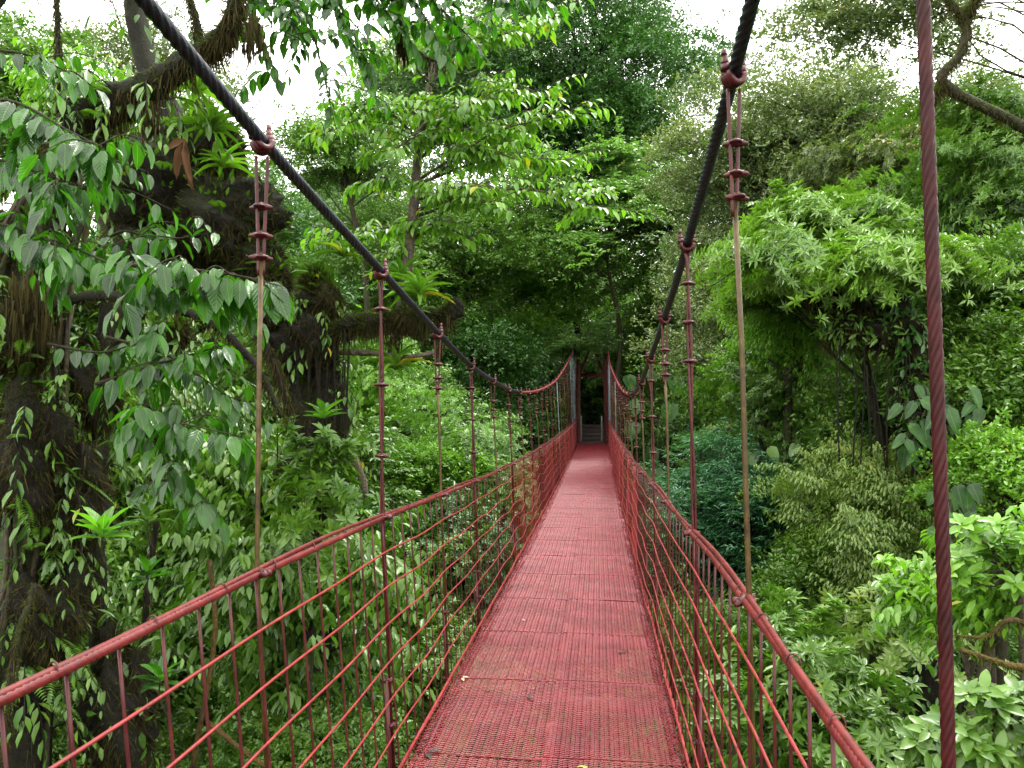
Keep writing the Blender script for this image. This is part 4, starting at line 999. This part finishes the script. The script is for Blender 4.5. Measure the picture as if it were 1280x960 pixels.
# canopy branches hanging in at the top left
bb = A(-120, 300, 5.6); bb[2] = float(ground_z(bb[0], bb[1]))
root = empty('overhanging_tree', bb, 'tree whose broad drooping leaves hang over the black cable at the top of the view', 'tree')
tk = spline([bb, A(-130, 500, 5.6), A(-60, 100, 5.5), A(60, -80, 5.4), A(260, -70, 5.2), A(430, -60, 5.2), A(560, -40, 5.2)], 80)
mb = MB(); tube(mb, tk, np.interp(np.arange(80), [0, 40, 79], [.16, .09, .03]), 10, noise=.08); mb.build('trunk', M['bark'], root)
tw = MB(); lv = Leaves(); lb = []
tips = [((300, -70), (345, 95), 5.0), ((330, -60), (420, 160), 5.0), ((380, -60), (470, 120), 5.1), ((420, -60), (520, 60), 5.2), ((450, -50), (640, 8), 5.2), ((260, -70), (300, 30), 4.9), ((480, -50), (600, 60), 5.4), ((350, -60), (380, 60), 4.8), ((400, -60), (430, 40), 5.0), ((500, -40), (700, 5), 5.4), ((430, -50), (560, 75), 5.0)]
for (ax, ay), (bx_, by_), Y in tips:
    a = A(ax, ay, 5.2); b = A(bx_, by_, Y); m_ = (a+b)/2+rdir(1)[0]*.1+UP*.08; P = spline([a, m_, b], 24); tube(tw, P, np.linspace(.014, .003, 24), 7, noise=.1)
    sprig(lv, [a, m_, b], .12, 24, start=.3, asp=.46, hang=(.3, 1.1))
    for _ in range(8):
        j = RG.integers(8, 23); s_ = P[j]; e_ = s_+np.array([RG.uniform(-.4, .4), RG.uniform(-.4, .4), RG.uniform(-.15, .1)]); sprig(lv, [s_, (s_+e_)/2+UP*.03, e_], RG.uniform(.08, .13), 8, twigmb=tw, r=.004, asp=.46, hang=(.3, 1.1))
P = spline([A(470, -20, 5.3), A(498, 5, 5.3), A(505, 45, 5.3), A(530, 70, 5.3), A(568, 84, 5.3)], 30); tube(tw, P, np.linspace(.025, .006, 30), 8, noise=.15)
ls = moss_on(P, .02, 260, .10, .010, .85); ls.build('moss', L['moss'], root, 'N')
tw.build('branches', M['bark'], root); lv.build('foliage', L['big'], root, 'B', uv=True)
for lab, px, py, Y, ln, w_ in [('brown moss beard hanging at the top beside the black cable', 315, 18, 4.6, .38, .11), ('thin brown moss tuft hanging under the curved branch at the top', 503, 40, 5.3, .30, .06), ('long moss beard hanging under the mossy limb at the upper left', 187, 125, 4.55, .32, .07),
                               ('moss curtain trailing from the trunk at the left edge', 45, 345, 4.1, .55, .2), ('moss strip hanging beneath the level limb between the second and third left hangers', 548, 410, 6.6, .3, .06), ('moss strands hanging under the level limb beside the second left hanger', 492, 415, 6.6, .32, .09)]:
    mossbeard(lab, A(px, py, Y), ln, w_, 420 if w_ > .15 else 220)

# right top mossy limb
bb = A(1330, 500, 9.5); bb[2] = float(ground_z(bb[0], bb[1]))
root = empty('mossy_tree', bb, 'tree beyond the right edge whose thick mossy limb curves through the top right corner', 'tree')
ls = Leaves(); lg = Leaves()
for pts, r, nm in [([bb, A(1340, 700, 9.5), A(1350, 300, 9.4), A(1330, 120, 9.4), A(1300, -60, 9.4)], .2, 'trunk'), ([A(1345, 220, 9.4), A(1280, 160, 9.0), A(1180, 105, 8.8), A(1200, 68, 8.8), A(1208, 30, 8.8), A(1190, 5, 8.8), A(1150, -40, 8.8)], .058, 'limb'), ([A(1206, 20, 8.8), A(1222, -5, 8.8), A(1240, -40, 8.8)], .04, 'limb'), ([A(1180, 105, 8.8), A(1162, 130, 8.8), A(1158, 200, 8.9)], .03, 'limb')]:
    P = spline(pts, 50); R = np.linspace(r, r*.55, 50); mb = MB(); tube(mb, P, R, 12, noise=.12); mb.build(nm, M['bark'], root)
    if nm == 'limb': moss_on(P, R, 900, .12, .012, .7, ls=ls); moss_on(P, R, 700, .06, .012, .0, ls=lg)
ls.build('moss', L['moss'], root, 'N'); lg.build('moss', L['mossgreen'], root, 'N')

# dark hollow: trunk with vines and climbing leaves
c0 = A(1150, 480, 10.5); bb = A(1160, 900, 10.5); bb[2] = float(ground_z(bb[0], bb[1]))
root = empty('vine_draped_tree', bb, 'dark tree draped with roots and vines in the hollow behind the thick right hanger', 'tree')
ls2 = Leaves()
def litter2(V, c, n, lx_):
    p = V[RG.integers(0, len(V), n)]; o = unit(p-c); lx_.add(p+o*RG.uniform(0, .15, n)[:, None], o*.6-UP*.4+.7*rdir(n), UP*.6+o+.5*rdir(n), RG.uniform(.06, .16, n), RG.uniform(.02, .05, n), RG.random(n))
ls = Leaves(); P = spline([bb, A(1165, 900, 10.5), A(1170, 700, 10.5), A(1160, 520, 10.5), A(1140, 420, 10.5), A(1100, 330, 10.6)], 60); R = np.linspace(.2, .1, 60); P0, R0 = P, R; mb = MB(); tube(mb, P, R, 14, noise=.1); mb.build('trunk', M['bark_dark'], root)
moss_on(P[10:], R[10:], 2600, .25, .014, .9, ls=ls)
for pts, r in [([A(1150, 450, 10.5), A(1090, 420, 10.6), A(1030, 425, 10.7)], .06), ([A(1140, 430, 10.5), A(1080, 380, 10.5), A(1000, 370, 10.5)], .05)]:
    P = spline(pts, 24); mb = MB(); tube(mb, P, np.linspace(r, .02, 24), 9, noise=.12); mb.build('limb', M['bark_dark'], root); moss_on(P, r*.8, 500, .25, .013, .95, ls=ls)
for px, py, r in [(1110, 415, (.45, .4, .2)), (1150, 480, (.3, .3, .4)), (1060, 410, (.25, .3, .12))]:
    c = A(px, py, 10.7); mb = MB(); V = blob(mb, c, r); mb.build('moss_clump', M['bark_dark'], root); fuzz(ls, V, c, 900, .2, .012, .9); litter2(V, c, 500, ls2)
ls.build('moss', L['moss'], root, 'N')
ls2.build('climbing_leaves', L['green'], root, 'M'); cover(P0, R0, 1600, .14, 'dark', root, 1.3, (8, 58))
for k in range(26):
    x = RG.uniform(1040, 1225); y = RG.uniform(410, 470); P = spline([A(x, y, 10.4), A(x+RG.uniform(-6, 6), y+50, 10.35), A(x+RG.uniform(-8, 8), y+RG.uniform(80, 190), 10.3)], 14)
    mb = MB(); tube(mb, P, RG.uniform(.006, .016), 5, noise=.1); mb.build('hanging_root', M['bark_dark'], root)

def climber(label, spots, mat='green', kind='H', name='climbing_plant', asp=.85, stem=True):
    p0 = A(*spots[0][:3]); e = empty(name, p0, label, 'climbing plant'); lv = Leaves(); mb = MB()
    ctr = np.mean([A(*s[:3]) for s in spots], axis=0)
    for px, py, Y, sz, ang, tilt in spots:
        p = A(px, py, Y); d = np.array([math.sin(ang), -.25, -math.cos(ang)]); nn = np.array([0, -1.0, tilt]) + .15*rdir(1)[0]
        lv.add([p], [d], [nn], sz, sz*asp, RG.random()); q = p-unit(d[None])[0]*.02
        tube(mb, spline([q, (q+ctr)/2+np.array([0, .1, .12]), ctr+np.array([0, .25, -.1])], 8), .006, 4)
    lv.build('foliage', L[mat], e, kind, uv=True); mb.build('stems', M['bark'], e); return e
def spots(n, x, y, Y, s, spread=1.0, til=(.5, 1.4)):
    return [(RG.uniform(*x), RG.uniform(*y), RG.uniform(*Y), s*RG.uniform(.7, 1.2), RG.uniform(-spread, spread), RG.uniform(*til)) for _ in range(n)]
L['huge'] = leafmat('huge_tropical_leaf', (0.0149, 0.0550, 0.0112), (0.0460, 0.1250, 0.0240), rough=.4, spec=.35, trans=.3, veins=True)
climber('philodendron with long heart leaves climbing the dark trunk beside the thick right hanger', spots(34, (1120, 1225), (480, 570), (9.3, 10.0), .29), 'huge', asp=.5)
climber('vine with small heart leaves trailing lower on the right behind the thick hanger', spots(20, (1165, 1215), (590, 680), (8.2, 8.8), .2), 'huge', asp=.7)
climber('plant with huge pale round leaves behind the right hangers beside the portal', [(785, 470, 22, 0.46, .3, .8), (798, 500, 21.5, 0.46, -.3, .7), (843, 470, 21, 0.56, .2, .7), (838, 505, 20.5, 0.53, -.2, .6), (808, 465, 22, 0.37, .9, .9), (822, 585, 19, 0.56, -.5, .6), (838, 600, 18.5, 0.62, .4, .5), (812, 560, 19, 0.50, .1, .6), (792, 528, 21, 0.50, -.2, .7), (852, 540, 20, 0.43, .3, .7), (868, 560, 19, 0.37, -.4, .7)], 'huge', asp=.8)
climber('plant with lobed pale leaves in the middle of the right slope', [(942, 562, 12.5, .28, -.2, .8), (962, 560, 12.5, .26, .5, .8), (978, 580, 12.4, .25, .0, .8), (950, 585, 12.5, .2, .2, .8), (905, 540, 14, .25, .4, .8), (996, 556, 12.6, .22, -.6, .8)], 'pale', asp=.7)

# near shoots and shrubs
rosette_sprig('lime green shoot glowing against the dark trunk on the left', A(128, 668, 3.1), .19, 'fresh', 12)
rosette_sprig('smaller lime shoot beside the mossy trunk, right of the larger one', A(185, 650, 3.6), .17, 'green', 9)
rosette_sprig('pale green shoot in front of the broken mossy stump', A(404, 520, 6.0), .26, 'fresh', 9)
rosette_sprig('dark green shoot behind the hand rope at the lower left', A(200, 850, 3.6), .2, 'big', 9)
rosette_sprig('glossy shoot behind the near end of the left fence', A(185, 720, 4), .2, 'big', 10)
bromeliad('lime bromeliad perched on the mossy mass under the black cable', A(245, 118, 5.0), .30, 'bright', 16)
bromeliad('small green bromeliad on the mossy mass left of the first hanger', A(280, 210, 5.1), .26, 'bright', 18)
bromeliad('spiky bromeliad in the middle of the level limb', A(525, 372, 6.4), .34, 'bright', 24)
bromeliad('tall yellow green bromeliad beside the second left hanger', A(502, 352, 6.7), .34, 'bright', 18)
bromeliad('pale bromeliad behind the cable above the moss stump', A(430, 322, 6.9), .30, 'green', 14)
bromeliad('reddish bromeliad at the tip of the level limb', A(574, 374, 6.4), .2, 'deadleaf', 22)
bromeliad('dark strap leaved plant hanging under the level limb', A(495, 462, 6.5), .34, 'green', 20)
bromeliad('grassy epiphyte on the mass above the first left hanger', A(265, 165, 5.1), .3, 'green', 26)
e = empty('dead_palm_leaf', A(228, 178, 4.9), 'dry brown folded leaf hanging on the dark epiphyte mass', 'leaf'); lv = Leaves()
p = A(232, 175, 4.9); lv.add([p, p, p, p], [[-.9, 0, -.3], [-.35, 0, -1], [.05, .1, -1], [.15, -.1, -1]], [[0, -1, .3]]*4, [.16, .26, .34, .3], [.06, .07, .05, .05], [.9, .6, .4, .7]); lv.build('blade', L['deadleaf'], e, 'B')

# near shrubs at the right edge
def near_shrub(label, px, py, Y, w_, h_, n, ll, mat, bark='orange_moss', rising=.6):
    c = A(px, py, Y); bb = c+np.array([.8, .4, 0]); bb[2] = float(ground_z(bb[0], bb[1])); root = empty('shrub', bb, label, 'shrub'); tw = MB(); lv = Leaves()
    hub = c+np.array([w_*.6, .2, -h_*.7]); tube(tw, spline([bb, bb*.5+hub*.5, hub], 20), np.linspace(.05, .02, 20), 8, noise=.1)
    for _ in range(n):
        e_ = c+np.array([RG.uniform(-1, 1)*w_, RG.uniform(-.5, .5)*w_, RG.uniform(-1, 1)*h_]); m_ = (hub+e_)/2+rdir(1)[0]*.06-UP*.05
        P = spline([hub, m_, e_], 16); tube(tw, P, np.linspace(.012, .003, 16), 6, noise=.15)
        d = unit((P[-1]-P[-4])[None]); twig_leaves(lv, P[-1:], d+UP*rising, 'rosette', ll, .42, np.array([RG.random()]), 7)
        for j in (11, 13): twig_leaves(lv, P[j:j+1], d+rdir(1)*.6+UP*rising, 'rosette', ll*.85, .42, np.array([RG.random()]), 7)
    tw.build('branches', M[bark], root); lv.build('foliage', L[mat], root, 'B', uv=True); return root
near_shrub('shrub with broad glossy leaves in the bottom right corner', 1235, 905, 3.9, .30, .2, 20, .11, 'bright2' if 'bright2' in L else 'green')
near_shrub('shrub with dark glossy leaves rising beside the base of the thick hanger', 1165, 940, 4.2, .16, .12, 9, .12, 'green')
near_shrub('bright leaved shrub halfway up the right edge', 1250, 690, 5.0, .32, .2, 17, .11, 'bright', 'bark_pale')
near_shrub('pale twiggy shrub left of the thick hanger above the mossy branches', 1150, 740, 6.0, .32, .22, 18, .10, 'bright', 'bark_pale')
root = empty('fallen_branch', A(1290, 830, 4.6), 'rusty moss covered branches crossing the right edge above the corner shrub', 'branch'); ls = Leaves()
for pts, r in [([A(1310, 838, 4.7), A(1262, 832, 4.6), A(1200, 812, 4.6)], .028), ([A(1310, 790, 4.9), A(1262, 775, 4.8), A(1235, 795, 4.8), A(1195, 795, 4.8)], .018), ([A(1310, 878, 4.6), A(1250, 880, 4.5), A(1215, 870, 4.5)], .016)]:
    P = spline(pts, 24); mb = MB(); tube(mb, P, np.linspace(r, r*.4, 24), 9, noise=.15); mb.build('branch', M['orange_moss'], root); moss_on(P, r*.7, 260, .04, .008, .4, ls=ls)
ls.build('moss', L['mossgreen'], root, 'N')
# bare mossy stems crossing low on the left
root = empty('fallen_branch', A(300, 940, 5), 'bare mossy stem leaning behind the lower left fence', 'branch')
for pts, r in [([A(262, 905, 5), A(300, 935, 5), A(340, 965, 5)], .016), ([A(262, 700, 5.4), A(268, 800, 5.3), A(240, 960, 5.2)], .018)]:
    P = spline(pts, 20); mb = MB(); tube(mb, P, r, 8, noise=.12); mb.build('stem', M['orange_moss'], root)

tree('hazy grey green tree left of the tall dark crown at the top', 560, 110, 36, 100, 80, 'hazy', 'loose', .2, .45, 44, 40000, clump=1.4, fill=.15, zmin=-.95)
tree('hazy tree behind the slender tree below the top left sky gap', 450, 300, 38, 90, 70, 'hazy', 'loose', .22, .45, 34, 26000, clump=1.5, fill=.15, zmin=-.95)
tree('broad dark tree behind the sprawling yellowish one', 1010, 330, 30, 170, 110, 'hazy', 'loose', .2, .45, 60, 50000, clump=1.4, fill=.15, zmin=-.95)
tree('broad dark tree far behind the right edge', 1230, 330, 26, 130, 130, 'hazy', 'loose', .2, .45, 50, 36000, clump=1.4, fill=.15, zmin=-.95)

tree('mid green tree filling the gap beside the broken mossy stump', 330, 480, 11, 70, 90, 'green', 'rosette', .13, .36, 34, 12000, clump=.5, fill=.2, zmin=-.95)
tree('leafy tree filling the hollow between the whorled tree and the feathery one', 960, 480, 14, 80, 70, 'green', 'rosette', .12, .36, 34, 16000, clump=.5, fill=.3, zmin=-.9)
tree('tree with narrow bright leaves right of the gold hanger', 985, 400, 13, 55, 60, 'bright', 'droop', .11, .3, 26, 9000, clump=.5, fill=.3, zmin=-.9)

for lab, px, py, Y, rx, rz, mt, stl, ll, lv_ in [
    ('fine leaved tree filling the right edge behind the climbing plant', 1240, 480, 10.5, 66, 66, 'green', 'loose', .11, 16000),
    ('ragged tree low between the feathery and the drooping tree', 1010, 740, 10.5, 60, 60, 'green', 'loose', .10, 15000),
    ('olive tree rising behind the gold hanger on the right', 930, 400, 17, 72, 76, 'olive', 'loose', .12, 24000),
    ('leafy tree behind the hollow right of the whorled tree', 1180, 420, 16, 90, 90, 'green', 'rosette', .14, 24000),
    ('dense tree right beside the drooping tree behind the thick hanger', 1190, 660, 10.5, 60, 80, 'green', 'loose', .11, 17000),
    ('tall olive tree crown against the sky left of the thick hanger', 1035, 165, 20, 112, 84, 'olive', 'loose', .13, 36000),
    ('yellowish crown beneath the right sky gap at the right edge', 1240, 185, 19, 92, 78, 'olive', 'loose', .13, 22000),
    ('small dark tree hiding the path beyond the concrete steps', 742, 480, 38, 30, 44, 'dark', 'loose', .16, 9000),
    ('light tree spreading behind the left fence beneath the stump', 330, 600, 10.5, 80, 66, 'bright', 'droop', .10, 15000),
    ('mid green tree low in the valley behind the left fence', 470, 760, 10.5, 90, 80, 'green', 'rosette', .11, 22000),
    ('low tree in the lowest left corner behind the fence', 90, 900, 6.5, 110, 90, 'green', 'loose', .09, 16000),
    ('leafy tree seen through the mossy trunks at the left edge', 60, 420, 8, 110, 120, 'green', 'loose', .11, 24000),
    ('pale bushy crown far below the slender tree', 440, 480, 16, 80, 60, 'bright', 'rosette', .13, 20000)]:
    tree(lab, px, py, Y, rx, rz, mt, stl, ll, .42, 34, lv_, clump=(rx*Y/1000)*.55, fill=.25, zmin=-.95, lob=.35)

tree('leafy tree growing in front of the dark trunk at the lower left', 95, 760, 5.2, 60, 70, 'green', 'droop', .10, .4, 22, 1500, kind='M', clump=.22, fill=.2, zmin=-.9, r0=.03, base_dx=-.5)
tree('leafy sapling hiding the foot of the broken mossy stump', 400, 620, 6.1, 46, 44, 'green', 'rosette', .11, .38, 16, 1100, kind='M', clump=.24, fill=.3, zmin=-.9, r0=.03)
tree('leafy tree filling the dark hollow behind the vines on the right', 1120, 500, 12.5, 80, 50, 'green', 'loose', .12, .42, 30, 15000, clump=.5, fill=.25, zmin=-.95)
# ================================================================== LIGHT
w = bpy.data.worlds.new('World'); scene.world = w; w.use_nodes = True; nt = w.node_tree; nt.nodes.clear()
EL, AZ = math.radians(62), math.radians(30)
sky = nt.nodes.new('ShaderNodeTexSky'); sky.sky_type = 'NISHITA'; sky.sun_disc = False; sky.sun_elevation = EL; sky.sun_rotation = AZ
sky.air_density = 1.0; sky.dust_density = 6; sky.ozone_density = 1
mx = nt.nodes.new('ShaderNodeMix'); mx.data_type = 'RGBA'; mx.inputs[0].default_value = .85
nt.links.new(sky.outputs[0], mx.inputs[6]); mx.inputs[7].default_value = (36.5, 36, 34.5, 1)
bg = nt.nodes.new('ShaderNodeBackground'); bg.inputs[1].default_value = .15; out = nt.nodes.new('ShaderNodeOutputWorld')
nt.links.new(mx.outputs[2], bg.inputs[0]); nt.links.new(bg.outputs[0], out.inputs[0])
sd = bpy.data.lights.new('sun', 'SUN'); sd.energy = 4.0; sd.angle = math.radians(11); sd.color = (1, .97, .92)
so = bpy.data.objects.new('sun', sd); COL.objects.link(so)
so.rotation_euler = (math.radians(28), 0, math.radians(150)); so.location = (0, 0, 30)
scene.view_settings.view_transform = 'Standard'; scene.view_settings.look = 'None'; scene.view_settings.exposure = 0; scene.view_settings.gamma = 1
scene.cycles.max_bounces = 6; scene.cycles.diffuse_bounces = 2; scene.cycles.glossy_bounces = 2; scene.cycles.transmission_bounces = 3; scene.cycles.transparent_max_bounces = 4
scene.cycles.use_adaptive_sampling = True; scene.cycles.adaptive_threshold = .03
